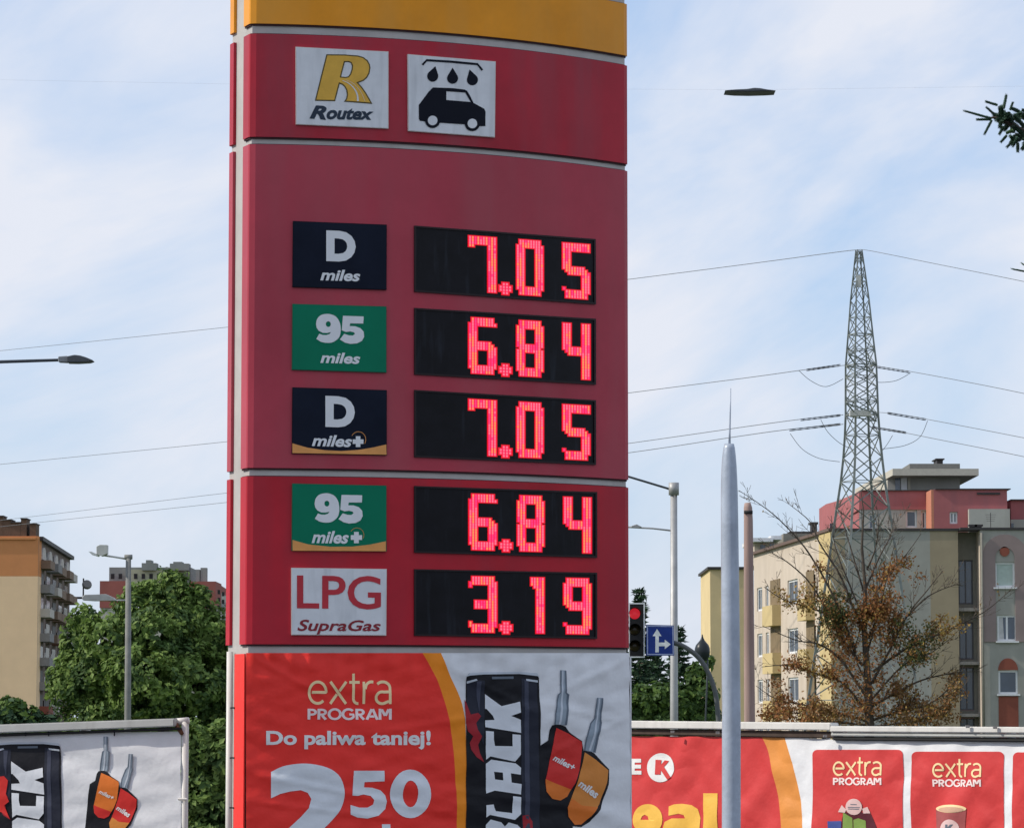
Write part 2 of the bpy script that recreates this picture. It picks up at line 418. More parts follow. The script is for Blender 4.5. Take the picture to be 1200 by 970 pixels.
zt = {k: zat(293, y) for k, y in dict(y0=-36, y1=27.6, r1t=39.5, r1b=160.3, r2t=169, r2b=548, r3t=557.8, r3b=754.5, bt=764.8).items()}
ztop = zat(293, -330)
TH = 0.33
# core (light aluminium body that shows in the joints and at the side)
bm = nb(); pts = []
hw = h_ - 0.016
for i in range(33):
    u = -hw + 2 * hw * i / 32; pts.append(ctr + CY.U * u + CY.V * (CY.vc - math.sqrt((CY.R - 0.016) ** 2 - u * u)))
for i in range(33):
    u = hw - 2 * hw * i / 32; pts.append(ctr + CY.U * u + CY.V * (TH - (CY.vc - math.sqrt((CY.R - 0.016) ** 2 - u * u))))
pts = [p + Vector((0, 0, 0.25)) for p in pts]
prism(bm, pts, (0, 0, ztop + 0.05 - 0.25)); obj('pylon_core', bm, m_core, pyl)
bm = nb(); box(bm, ctr - CY.U * 1.2 - CY.V * 0.35, CY.U * 2.4, CY.V * 1.0, (0, 0, 0.25)); obj('concrete_plinth', bm, m_conc, pyl)
for nm, z0, z1, mt in (('top_panel', zt['y0'] + 0.05, ztop, m_red1), ('yellow_panel', zt['y1'], zt['y0'], m_yel), ('red_panel', zt['r1b'], zt['r1t'], m_red1),
                       ('red_panel', zt['r2b'], zt['r2t'], m_red2), ('red_panel', zt['r3b'], zt['r3t'], m_red3)):
    obj(nm, shell(z0, z1), mt, pyl)
    obj('rear_' + nm, shell(z0, z1, False, 0, TH, TH - 0.25 + 0.0), mt, pyl)
    bm = shell(z0 - 0.009, z0 - 0.001, True, 0.006); obj('seam_gasket', bm, m_seam, pyl)
    bm = shell(z1 + 0.001, z1 + 0.004, True, 0.008); obj('seam_gasket', bm, m_seam, pyl)

# --- plates ---
m_pw = M('plate_white', (0.72, 0.74, 0.765), 0.4, 0.07, 8, dirt_or_glare=(0.52, 0.54, 0.56), dirt_or_glare_pos=0.62)
m_rim = M('plate_rim', (0.70, 0.62, 0.58), 0.5, 0.05)
m_navy = M('plate_navy', (0.011, 0.015, 0.028), 0.5, 0.2, 4, spec=0.05)
m_green = M('plate_green', (0.003, 0.185, 0.10), 0.45, 0.1, 3, spec=0.1)
m_grim = M('plate_green_rim', (0.008, 0.12, 0.06), 0.4, 0.1, 3)
m_ink = M('ink_black', (0.006, 0.008, 0.016), 0.5, 0.1, spec=0.1)
m_gold = M('print_gold', (0.72, 0.42, 0.06), 0.45, 0.12, 12)
m_olive = M('print_olive', (0.10, 0.075, 0.02), 0.5, 0.1)
m_wht = M('print_white', (0.76, 0.78, 0.80), 0.4, 0.05)
m_orng = M('print_orange', (0.75, 0.34, 0.10), 0.4, 0.12, 9)
m_lpg = M('print_lpg_red', (0.52, 0.035, 0.05), 0.4, 0.08)
m_lpg2 = M('print_lpg_dark_red', (0.26, 0.02, 0.03), 0.4, 0.08)
m_rtx = M('print_dark_blue', (0.02, 0.035, 0.06), 0.45, 0.1)
def plate(name, q, mat, rim, label, grow=0.7):
    c = Vector((sum(p[0] for p in q) / 4, sum(p[1] for p in q) / 4))
    o = layer(pyl, name, [quad(*q)], rim, CY, 0.012, thick=0.014, label=label)
    qi = inset(q, grow); layer(o, 'plate_face', [quad(*qi)], mat, CY, 0.0135)
    return o
c3, c4, c6, c7 = C(320, 240, 3), C(320, 540, 2.857), C(340, 50, 8.817), C(470, 60, 9.24)
rp = plate('fleet_card_plate', [(346.4, 55), (455.3, 60.7), (455.3, 151), (346.8, 146)], m_pw, m_rim, 'white plate with a gold letter R and the word Routex')
Ro = [c6(*p) for p in [(375, 122), (560, 124), (700, 135), (755, 150), (800, 183), (824, 225), (830, 265), (820, 320), (796, 365), (760, 397), (705, 418), (745, 462), (785, 520), (820, 580), (850, 635), (555, 612), (578, 580), (586, 540), (580, 495), (560, 458), (538, 438), (512, 428), (490, 510), (465, 607), (255, 603), (315, 360)]]
Rh = [c6(*p) for p in [(565, 205), (600, 203), (625, 212), (638, 240), (634, 280), (620, 325), (600, 350), (570, 357), (528, 352), (545, 280)]]
layer(rp, 'logo_outline', [poly(Ro, [Rh])], m_olive, CY, 0.0148)
layer(rp, 'logo_letter', [poly(inset(Ro, 1.45), [inset(Rh, -1.4)])], m_gold, CY, 0.0162)
layer(rp, 'logo_road_line', [stroke([c6(*p) for p in spline([(540, 392), (610, 425), (668, 485), (695, 545), (700, 606)], 4)], [0.5 + 0.11 * i for i in range(17)]),
                             stroke([c6(*p) for p in spline([(575, 385), (660, 430), (730, 510), (775, 610)], 4)], [0.3] * 13)], m_pw, CY, 0.0176)
layer(rp, 'lettering', [text2d('R', [c6(*p) for p in [(215, 648), (388, 655), (372, 800), (200, 785)]], 0.045, 0.25), text2d('outex', [c6(*p) for p in [(385, 668), (865, 690), (855, 802), (372, 795)]], 0.04, 0.2)], m_rtx, CY, 0.0155)
wp = plate('car_wash_plate', [(477.7, 63.7), (581, 72.3), (580, 161.2), (478.4, 153.7)], m_pw, m_rim, 'white plate with black car wash symbol')
def drop(tx, ty, cx, cy, r):
    a0 = math.atan2(ty - cy, tx - cx); pts = [(tx, ty)]
    for k in range(15):
        a = a0 + R(62) + R(236) * k / 14; pts.append((cx + r * math.cos(a), cy + r * math.sin(a)))
    return [c7(*p) for p in pts]
layer(wp, 'car_wash_bar', [stroke([c7(*p) for p in [(232, 150), (278, 100), (540, 116), (828, 143), (880, 208)]], 2.6)], m_ink, CY, 0.0155)
for d in ((372, 165, 343, 272, 60), (558, 180, 558, 295, 60), (742, 200, 773, 312, 60)): layer(wp, 'water_drop', [poly(drop(*d))], m_ink, CY, 0.0155)
body = [c7(*p) for p in [(345, 395), (560, 402), (690, 418), (715, 432), (745, 480), (785, 562), (900, 625), (915, 655), (913, 812), (840, 814), (700, 795), (420, 777), (270, 765), (205, 755), (193, 735), (192, 585), (300, 440)]]
win = [c7(*p) for p in [(490, 435), (695, 450), (755, 552), (490, 530)]]
layer(wp, 'car_symbol', [poly(body, [win])], m_ink, CY, 0.0155)
for cx, cy in ((342, 752), (772, 785)):
    layer(wp, 'car_symbol_wheel', [poly([c7(*p) for p in circ(cx, cy, 82)], [[c7(*p) for p in circ(cx, cy, 52)]])], m_ink, CY, 0.0168)
    layer(wp, 'car_symbol_hub', [poly([c7(*p) for p in circ(cx, cy, 52)])], m_pw, CY, 0.0168)
Q = lambda c, *p: [c(*a) for a in p]
def cross(cx, cy, r, w_): return [(cx - w_, cy - r), (cx + w_, cy - r), (cx + w_, cy - w_), (cx + r, cy - w_), (cx + r, cy + w_), (cx + w_, cy + w_), (cx + w_, cy + r), (cx - w_, cy + r), (cx - w_, cy + w_), (cx - r, cy + w_), (cx - r, cy - w_), (cx - w_, cy - w_)]
p1 = plate('fuel_label_plate', Q(c3, (70, 57), (400, 70), (399, 299), (68, 289)), m_navy, m_ink, 'dark navy fuel plate reading D miles')
layer(p1, 'lettering', [text2d('D', Q(c3, (187, 90), (291, 94), (290, 202), (187, 198)), 0.055), text2d('miles', Q(c3, (167, 226), (307, 231), (306, 270), (166, 266)), 0.03, 0.22)], m_wht, CY, 0.0155)
p2 = plate('fuel_label_plate', Q(c3, (68, 348), (399, 357), (399, 590), (66, 580)), m_green, m_grim, 'green fuel plate reading 95 miles')
layer(p2, 'lettering', [*fit([NINE, FIVE], Q(c3, (151, 382), (321, 388), (320, 490), (151, 486))), text2d('miles', Q(c3, (167, 517), (307, 522), (306, 560), (166, 556)), 0.03, 0.22)], m_wht, CY, 0.0155)
p3 = plate('fuel_label_plate', Q(c3, (68, 641), (400, 651), (400, 880), (66, 874)), m_navy, m_ink, 'dark navy fuel plate reading D miles+ with orange foot')
layer(p3, 'lettering', [text2d('D', Q(c3, (184, 671), (288, 675), (287, 784), (184, 780)), 0.055), text2d('miles', Q(c3, (138, 807), (279, 811), (276, 852), (136, 848)), 0.03, 0.22), poly([c3(*p) for p in cross(299, 832, 19, 8)])], m_wht, CY, 0.0155)
layer(p3, 'orange_foot', [poly(Q(c3, (68, 838), (120, 853), (180, 862), (240, 865), (300, 861), (350, 853), (398, 842), (399, 878), (68, 872)))], m_orng, CY, 0.0155)
layer(p3, 'orange_arc', [stroke([c3(300 + 26 * math.cos(R(a)), 825 + 28 * math.sin(R(a))) for a in range(-150, 40, 15)], 0.6)], m_orng, CY, 0.016)
p4 = plate('fuel_label_plate', Q(c4, (64, 75), (380, 82), (380, 303), (62, 300)), m_green, m_grim, 'green fuel plate reading 95 miles+ with orange foot')
layer(p4, 'lettering', [*fit([NINE, FIVE], Q(c4, (139, 107), (301, 110), (300, 210), (139, 207))), text2d('miles', Q(c4, (131, 233), (255, 235), (252, 277), (129, 275)), 0.03, 0.22), poly([c4(*p) for p in cross(279, 256, 19, 8)])], m_wht, CY, 0.0155)
c5g = C(335, 560, 9.6)
layer(p4, 'orange_foot', [poly(Q(c5g, (75, 695), (250, 745), (500, 772), (750, 770), (950, 747), (1125, 710), (1125, 822), (75, 816)))], m_orng, CY, 0.0155)
layer(p4, 'orange_arc', [stroke([c5g(800 + 78 * math.cos(R(a)), 640 + 80 * math.sin(R(a))) for a in range(-150, 40, 15)], 0.5)], m_orng, CY, 0.016)
p5 = plate('fuel_label_plate', Q(c4, (61, 357), (381, 361), (379, 584), (61, 582)), m_pw, m_rim, 'white fuel plate reading LPG SupraGas')
layer(p5, 'lettering', [text2d('LPG', Q(c4, (80, 381), (362, 385), (361, 497), (80, 494)), 0.012)], m_lpg, CY, 0.0155)
layer(p5, 'lettering', [text2d('SupraGas', Q(c4, (84, 530), (362, 533), (358, 580), (80, 580)), 0.02, 0.2)], m_lpg2, CY, 0.0155)

# --- LED displays ---
m_led_bg = M('led_board', (0.006, 0.006, 0.009), 0.4, 0.4, 9, 0, spec=0.16, dirt_or_glare=(0.03, 0.036, 0.05), dirt_or_glare_pos=0.70)  # bluish streaks: faint scratches plus glare put into the board colour
m_led_fr = M('led_frame', (0.02, 0.012, 0.014), 0.5, 0.2)
m_glow = EM('led_lens_glow', (1.0, 0.006, 0.07), 0.8)  # scattered LED light, put in as an emissive plate behind the diodes
m_halo = EM('led_halo_bloom', (0.85, 0.0, 0.010), 0.62)  # bloom round digits and point, put in as a larger emissive plate
m_led = EM('led_diode_pink', (1.0, 0.13, 0.20), 1.0); m_led3 = EM('led_diode_magenta', (1.0, 0.03, 0.16), 1.0)
m_led2 = EM('led_diode_orange', (1.0, 0.21, 0.08), 1.0)
m_off = M('led_diode_unlit', (0.03, 0.018, 0.02), 0.3, 0.2)
# seven segment glyphs on a 9 x 19 dot grid
GW, GH = 10, 21
def seg(ch):
    g = set()
    Lc, Rc = (0, 1, 2), (7, 8, 9); M0 = (9, 10, 11)
    S = dict(a=[(c, r) for r in (0, 1, 2) for c in range(1, 9)], d=[(c, r) for r in (18, 19, 20) for c in range(1, 9)], g=[(c, r) for r in M0 for c in range(2, 8)],
             f=[(c, r) for c in Lc for r in range(2, 10)], e=[(c, r) for c in Lc for r in range(11, 19)],
             b=[(c, r) for c in Rc for r in range(2, 10)], c=[(c, r) for c in Rc for r in range(11, 19)])
    T = {'0': 'abcdef', '3': 'abcdg', '4': 'bcfg', '5': 'acdfg', '6': 'acdefg', '7': 'abc', '8': 'abcdefg', '9': 'abcdfg', '1': ''}
    for s_ in T[ch]: g |= set(S[s_])
    if ch in '0347': g |= {(c, r) for c in Rc for r in M0}
    if ch == '0': g |= {(c, r) for c in Lc for r in M0}
    if ch == '9': g |= {(c, r) for c in Rc for r in M0} | {(1, 10)}
    if ch in '47': g |= {(c, r) for c in Rc for r in range(0, GH)}
    if ch == '7': g |= {(0, 0), (0, 1), (0, 2), (0, 3), (1, 3)}
    if ch == '5': g |= {(c, r) for c in Lc for r in (0, 1)} | {(9, 0), (9, 1), (9, 2), (1, 10), (8, 10), (0, 17), (1, 9), (2, 9)}
    if ch == '4': g |= {(c, r) for c in Lc for r in (0, 1)} | {(1, 10), (1, 9), (2, 9)}
    if ch == '6': g |= {(0, 10), (1, 10), (2, 10), (8, 10), (9, 2)}
    if ch == '8': g |= {(1, 10), (8, 10)}
    if ch == '9': g |= {(0, 17)}
    if ch == '3': g |= {(0, 2), (0, 3), (0, 17), (0, 18)}
    if ch == '1': g = {(c, r) for c in Rc for r in range(GH)} | {(5, 0), (6, 0), (5, 1), (6, 1), (5, 2), (6, 2), (6, 3)}
    return g
DOT = {(c, r) for c in range(4) for r in range(4)} - {(0, 0), (3, 0), (0, 3), (3, 3)}
def led(q, txt):
    q = [Vector(p) for p in q]
    def bil(s_, t_): return tuple((q[0] * (1 - s_) + q[1] * s_) * (1 - t_) + (q[3] * (1 - s_) + q[2] * s_) * t_)
    qq = [tuple(v) for v in q]
    fr = layer(pyl, 'led_display', [poly(inset(qq, -0.9), [inset(qq, 1.1)])], m_led_fr, CY, 0.010, thick=0.012, label='black LED price board showing ' + txt)
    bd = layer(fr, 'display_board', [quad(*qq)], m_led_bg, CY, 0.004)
    # faint module joints
    js = [bil(0.26, 0), bil(0.53, 0), bil(0.78, 0)]
    cells = {3: [(0.293, 0.460), (0.557, 0.714), (0.815, 0.973)]}
    digs = txt.replace('.', '')
    rngr = random.Random(txt)
    for k, chh in enumerate(digs):
        s0, s1 = [(0.297, 0.450), (0.563, 0.711), (0.819, 0.970)][k]; t0, t1 = 0.085, 0.94
        g = seg(chh); cw = (s1 - s0) / GW; rh = (t1 - t0) / GH
        glow, halo, d1, d2, d3 = [], [], [], [], []
        for (c, r) in sorted(g):
            x0, y0 = s0 + c * cw, t0 + r * rh
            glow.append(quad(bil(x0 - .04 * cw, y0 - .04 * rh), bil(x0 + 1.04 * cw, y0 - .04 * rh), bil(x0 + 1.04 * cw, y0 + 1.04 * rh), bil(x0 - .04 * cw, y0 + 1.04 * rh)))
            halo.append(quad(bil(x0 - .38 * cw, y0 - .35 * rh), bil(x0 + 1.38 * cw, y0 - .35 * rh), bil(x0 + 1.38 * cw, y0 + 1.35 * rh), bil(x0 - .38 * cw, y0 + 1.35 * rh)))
            a_ = 0.20; dd = quad(bil(x0 + a_ * cw, y0 + .04 * rh), bil(x0 + (1 - a_) * cw, y0 + .04 * rh), bil(x0 + (1 - a_) * cw, y0 + .96 * rh), bil(x0 + a_ * cw, y0 + .96 * rh))
            nv = noise.noise(Vector((c * 0.8 + k * 9, r * 0.16, len(txt) + ord(chh)))) + rngr.uniform(-.12, .12); (d2 if nv > 0.16 else d3 if nv < -0.26 else d1).append(dd)
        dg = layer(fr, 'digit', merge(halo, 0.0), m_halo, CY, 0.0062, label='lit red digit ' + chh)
        layer(fr, 'digit_glow', merge(glow, 0.0), m_glow, CY, 0.0078)
        layer(fr, 'diodes', d1, m_led, CY, 0.0094)
        if d2: layer(fr, 'diodes', d2, m_led2, CY, 0.0094)
        if d3: layer(fr, 'diodes', d3, m_led3, CY, 0.0094)
    cw = 0.0172; rh = 0.0455; glow, halo, d1 = [], [], []
    for (c, r) in sorted(DOT):
        x0, y0 = 0.466 + c * cw, 0.775 + r * rh
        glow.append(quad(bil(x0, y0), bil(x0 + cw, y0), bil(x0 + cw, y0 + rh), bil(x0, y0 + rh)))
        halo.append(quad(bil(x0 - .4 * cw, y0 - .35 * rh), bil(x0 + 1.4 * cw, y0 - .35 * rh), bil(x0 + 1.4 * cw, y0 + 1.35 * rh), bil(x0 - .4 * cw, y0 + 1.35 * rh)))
        d1.append(quad(bil(x0 + .2 * cw, y0 + .15 * rh), bil(x0 + .8 * cw, y0 + .15 * rh), bil(x0 + .8 * cw, y0 + .85 * rh), bil(x0 + .2 * cw, y0 + .85 * rh)))
    layer(fr, 'decimal_point', merge(halo), m_halo, CY, 0.0062); layer(fr, 'digit_glow', merge(glow), m_glow, CY, 0.0078); layer(fr, 'diodes', d1, m_led, CY, 0.0094)
_eps = [0]
def merge(qs, j=0):
    return qs          # cells overlap in one plane of one emitter colour; each cell gets its own tiny height below
def led_fix(): pass
led(Q(c3, (500, 76), (1132, 123), (1133, 347), (500, 303)), '7.05')
led(Q(c3, (500, 365), (1133, 403), (1133, 629), (500, 594)), '6.84')
led(Q(c3, (500, 653), (1133, 689), (1133, 911), (500, 884)), '7.05')
led(Q(c4, (476, 86), (1083, 106), (1083, 321), (476, 304)), '6.84')
led(Q(c4, (476, 364), (1083, 376), (1083, 592), (476, 582)), '3.19')

# --- banner round the foot ---
def fold(seed, amp, a=0.045, b=0.012, rot=20):
    ca, sa = math.cos(R(rot)), math.sin(R(rot))
    def f(x, y):
        u, v = x * ca + y * sa, -x * sa + y * ca
        n = noise.noise(Vector((u * b, v * a, seed))) * amp
        u2, v2 = x * ca - y * sa, x * sa + y * ca
        n += noise.noise(Vector((u2 * b * 1.3, v2 * a * 1.5, seed + 9))) * amp * 0.5
        n += abs(noise.noise(Vector((u * b * 2.2, v * a * 0.9, seed + 20)))) * amp * 0.55
        return n
    return f
CB = Cyl(ctr, ang, h_, 3.25)
_fp = fold(3.0, 0.008)
_cr = [(300, 908, .20, 5, .0055, 290, 545), (300, 796, .10, 6, .004, 290, 500), (420, 862, -.16, 5, .004, 380, 560), (300, 940, .12, 4, .004, 290, 470), (640, 826, .22, 5, .005, 630, 738), (650, 880, -.45, 5, .005, 632, 738),
       (560, 800, .5, 5, .004, 520, 640), (300, 772, .55, 5, .0045, 290, 400), (738, 770, -.5, 6, .005, 640, 738), (560, 930, .15, 5, .004, 500, 720)]
def _crease(x, y):
    t = 0.0
    for x0, y0, m_, w_, a_, xa_, xb_ in _cr:
        if xa_ < x < xb_:
            d_ = (y - y0 - m_ * (x - x0)) / w_
            if abs(d_) < 3.5: t += a_ * math.exp(-d_ * d_) * min(1, (x - xa_) / 20, (xb_ - x) / 20)
    return t
CB.wave = lambda x, y: _fp(x, y) + _crease(x, y) + 0.006 * math.sin(x * 0.28 + 1.3 * noise.noise(Vector((x * .03, 0, 5)))) * max(0, 1 - (y - 764) / 30)
ST = 4
def bm_print(name, rgb, r=0.5, **k): return M('vinyl_' + name, rgb, r, 0.06, 5, 0.12, 26, spec=0.22, **k)
v_red = bm_print('red', (0.88, 0.042, 0.032)); v_or = bm_print('orange', (0.95, 0.29, 0.02)); v_wh = bm_print('white', (0.78, 0.79, 0.81))
v_blk = bm_print('black', (0.008, 0.008, 0.012)); v_nav = bm_print('navy', (0.055, 0.062, 0.095)); v_nav2 = bm_print('dark_navy', (0.020, 0.023, 0.038))
v_let = bm_print('letter_white', (0.80, 0.80, 0.79)); v_gry = bm_print('letter_grey', (0.74, 0.77, 0.81)); v_crm = bm_print('cream', (0.95, 0.72, 0.40)); v_pnk = bm_print('pinkish_white', (0.90, 0.74, 0.72))
v_yel = bm_print('yellow', (0.85, 0.50, 0.09)); v_met = bm_print('metal_grey', (0.30, 0.36, 0.42)); v_metd = bm_print('metal_dark', (0.13, 0.16, 0.20)); v_metl = bm_print('metal_light', (0.55, 0.60, 0.66))
v_red2 = bm_print('insert_red', (0.66, 0.035, 0.03)); v_or2 = bm_print('insert_orange', (0.75, 0.19, 0.03)); v_or3 = bm_print('insert_amber', (0.68, 0.25, 0.05)); v_spl = bm_print('splash_red', (0.36, 0.02, 0.03))
c5, cS, cH, cN = C(260, 740, 4.219), C(500, 740, 4.219), C(535, 780, 5.109), C(620, 770, 4.85)
inner = [(494.6, 764.8), (505, 782), (514, 800), (524, 832), (530, 865), (533, 905), (535, 935), (535.5, 975), (535, 1010), (533, 1080)]
outer = [(516.6, 764.8), (527, 790), (537, 811), (543, 830), (546, 860), (547, 920), (547, 975), (547, 1080)]
inner = spline(inner, 3); outer = spline(outer, 3)
YB = 1080
ban = layer(pyl, 'banner', [poly([(288.3, 764.8)] + inner + [(288.3, YB)])], v_red, CB, 0.012, ST, ST, label='red and white printed vinyl banner with a black can and two fuel nozzles')
layer(ban, 'orange_stripe', [poly(inner + outer[::-1])], v_or, CB, 0.012, ST, ST)
layer(ban, 'white_field', [poly(outer + [(740, YB), (737.2, 764.8)])], v_wh, CB, 0.012, ST, ST)
# banner sides: a vinyl return down the left and right edges
for s_, mt in ((-1, v_red), (1, v_wh)):
    bm = nb(); e = ctr + CY.U * (s_ * (h_ + 0.004)); zb = zat(288, YB)
    box(bm, e + Vector((0, 0, zb)) + CY.V * 0.0 - CY.U * 0.004, CY.U * 0.008, CY.V * 0.15, (0, 0, zt['bt'] - 0.004 - zb)); obj('banner_return', bm, mt, ban)
layer(ban, 'lettering', [stroke_word('extra', Q(c5, (425, 206), (838, 206), (838, 362), (425, 360)), 0.85)], v_crm, CB, 0.0145, ST, ST)
layer(ban, 'lettering', [stroke_word('PROGRAM', Q(c5, (424, 377), (840, 377), (840, 437), (424, 436)), 2.0)], v_pnk, CB, 0.0145, ST, ST)
layer(ban, 'lettering', [text2d('Do paliwa taniej!', Q(c5, (219, 488), (1033, 487), (1033, 582), (219, 580)), 0.032)], v_let, CB, 0.0145, ST, ST)
layer(ban, 'price_lettering', [poly([c5(*p) for p in spline([(243, 692), (300, 665), (370, 652), (440, 652), (520, 670), (575, 705), (602, 760), (605, 820), (585, 880), (545, 930), (500, 975), (450, 1015)], 3) + [(420, 1030), (620, 1030), (620, 1120), (243, 1120), (243, 1040), (330, 970), (390, 915), (430, 870), (442, 825), (425, 795), (390, 782), (340, 788), (290, 800), (243, 822)]]),
                        poly([c5(*p) for p in [(652, 686), (803, 686), (803, 738), (705, 742), (703, 768), (745, 770), (785, 783), (808, 808), (815, 838), (808, 875), (775, 907), (720, 922), (670, 917), (636, 902), (636, 855), (680, 868), (720, 868), (748, 852), (752, 830), (735, 810), (700, 803), (670, 810), (645, 808)]]),
                        poly([c5(*p) for p in circ(932, 800, 101, 120, 32)], [[c5(*p) for p in circ(932, 800, 38, 66, 20)]]),
                        text2d('zł', Q(c5, (680, 950), (850, 950), (850, 1130), (680, 1130)), 0.05)], v_gry, CB, 0.0145, ST, ST)
def can_print(par, S_, T, off=0.0145):
    T_ = lambda f: [T(*p) for p in f]
    bodyc = T_([cS(*p) for p in [(195, 225), (208, 205), (285, 200), (460, 198), (542, 205), (555, 228), (562, 400), (566, 1400), (195, 1400)]])
    g = layer(par, 'can_print', [poly(bodyc)], v_blk, S_, off, ST, ST, label='printed tall black drink can')
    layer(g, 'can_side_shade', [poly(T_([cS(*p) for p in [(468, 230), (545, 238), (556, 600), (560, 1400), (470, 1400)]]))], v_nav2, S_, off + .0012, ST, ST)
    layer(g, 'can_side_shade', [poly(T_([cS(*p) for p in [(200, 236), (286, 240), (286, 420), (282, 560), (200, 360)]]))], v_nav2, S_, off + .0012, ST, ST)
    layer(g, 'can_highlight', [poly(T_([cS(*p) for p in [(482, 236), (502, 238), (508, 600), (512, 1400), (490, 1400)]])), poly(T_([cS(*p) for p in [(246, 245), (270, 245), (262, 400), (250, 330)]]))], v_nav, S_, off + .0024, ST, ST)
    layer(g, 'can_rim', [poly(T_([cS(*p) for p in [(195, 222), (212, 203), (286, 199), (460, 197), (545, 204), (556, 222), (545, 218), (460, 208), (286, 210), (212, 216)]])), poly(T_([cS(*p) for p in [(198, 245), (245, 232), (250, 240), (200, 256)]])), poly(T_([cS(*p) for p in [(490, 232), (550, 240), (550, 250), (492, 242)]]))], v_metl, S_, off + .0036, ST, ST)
    layer(g, 'can_small_print', [text2d('energy drink', Q(lambda x, y: T(*cS(x, y)), (322, 220), (430, 220), (430, 236), (322, 236)), 0.01)] if False else [poly(T_([cS(*p) for p in [(322, 222), (430, 220), (430, 232), (322, 234)]]))], v_metd, S_, off + .0036, ST, ST)
    layer(g, 'red_splash', [poly(T_([cH(*p) for p in [(50, 200), (62, 225), (85, 290), (130, 280), (148, 300), (118, 340), (126, 380), (152, 420), (130, 470), (140, 520), (165, 575), (120, 545), (88, 500), (80, 460), (100, 420), (68, 390), (55, 340)]])), poly(T_([cH(*p) for p in [(395, 895), (430, 890), (455, 930), (450, 1100), (400, 1000)]]))], v_spl, S_, off + .0024, ST, ST)
    K = [(172, 168), (268, 240), (378, 213), (383, 278), (325, 298), (385, 322), (387, 400), (172, 365), (172, 325), (228, 322), (218, 298), (180, 256), (172, 256)]
    Cc = [(174, 388), (222, 392), (222, 440), (230, 478), (335, 480), (335, 408), (385, 412), (385, 530), (352, 572), (205, 540), (178, 560)]
    Aa = [(176, 585), (210, 560), (355, 582), (387, 608), (385, 650), (325, 641), (328, 697), (387, 706), (385, 768), (230, 745), (178, 762)]
    Ah = [(225, 632), (277, 637), (279, 684), (230, 678)]
    Ll = [(178, 832), (222, 828), (226, 845), (236, 868), (335, 880), (337, 778), (385, 784), (387, 885), (350, 920), (200, 890), (178, 906)]
    Bb = [(178, 950), (205, 918), (268, 935), (290, 960), (312, 935), (365, 950), (388, 975), (388, 1110), (178, 1085)]
    layer(g, 'lettering', [poly(T_([cH(*p) for p in K])), poly(T_([cH(*p) for p in Cc])), poly(T_([cH(*p) for p in Aa]), [T_([cH(*p) for p in Ah])]), poly(T_([cH(*p) for p in Ll])), poly(T_([cH(*p) for p in Bb]), [T_([cH(*p) for p in [(225, 985), (270, 995), (270, 1030), (225, 1022)]]), T_([cH(*p) for p in [(305, 1000), (345, 1005), (345, 1045), (305, 1040)]])])], v_gry, S_, off + .0036, ST, ST)
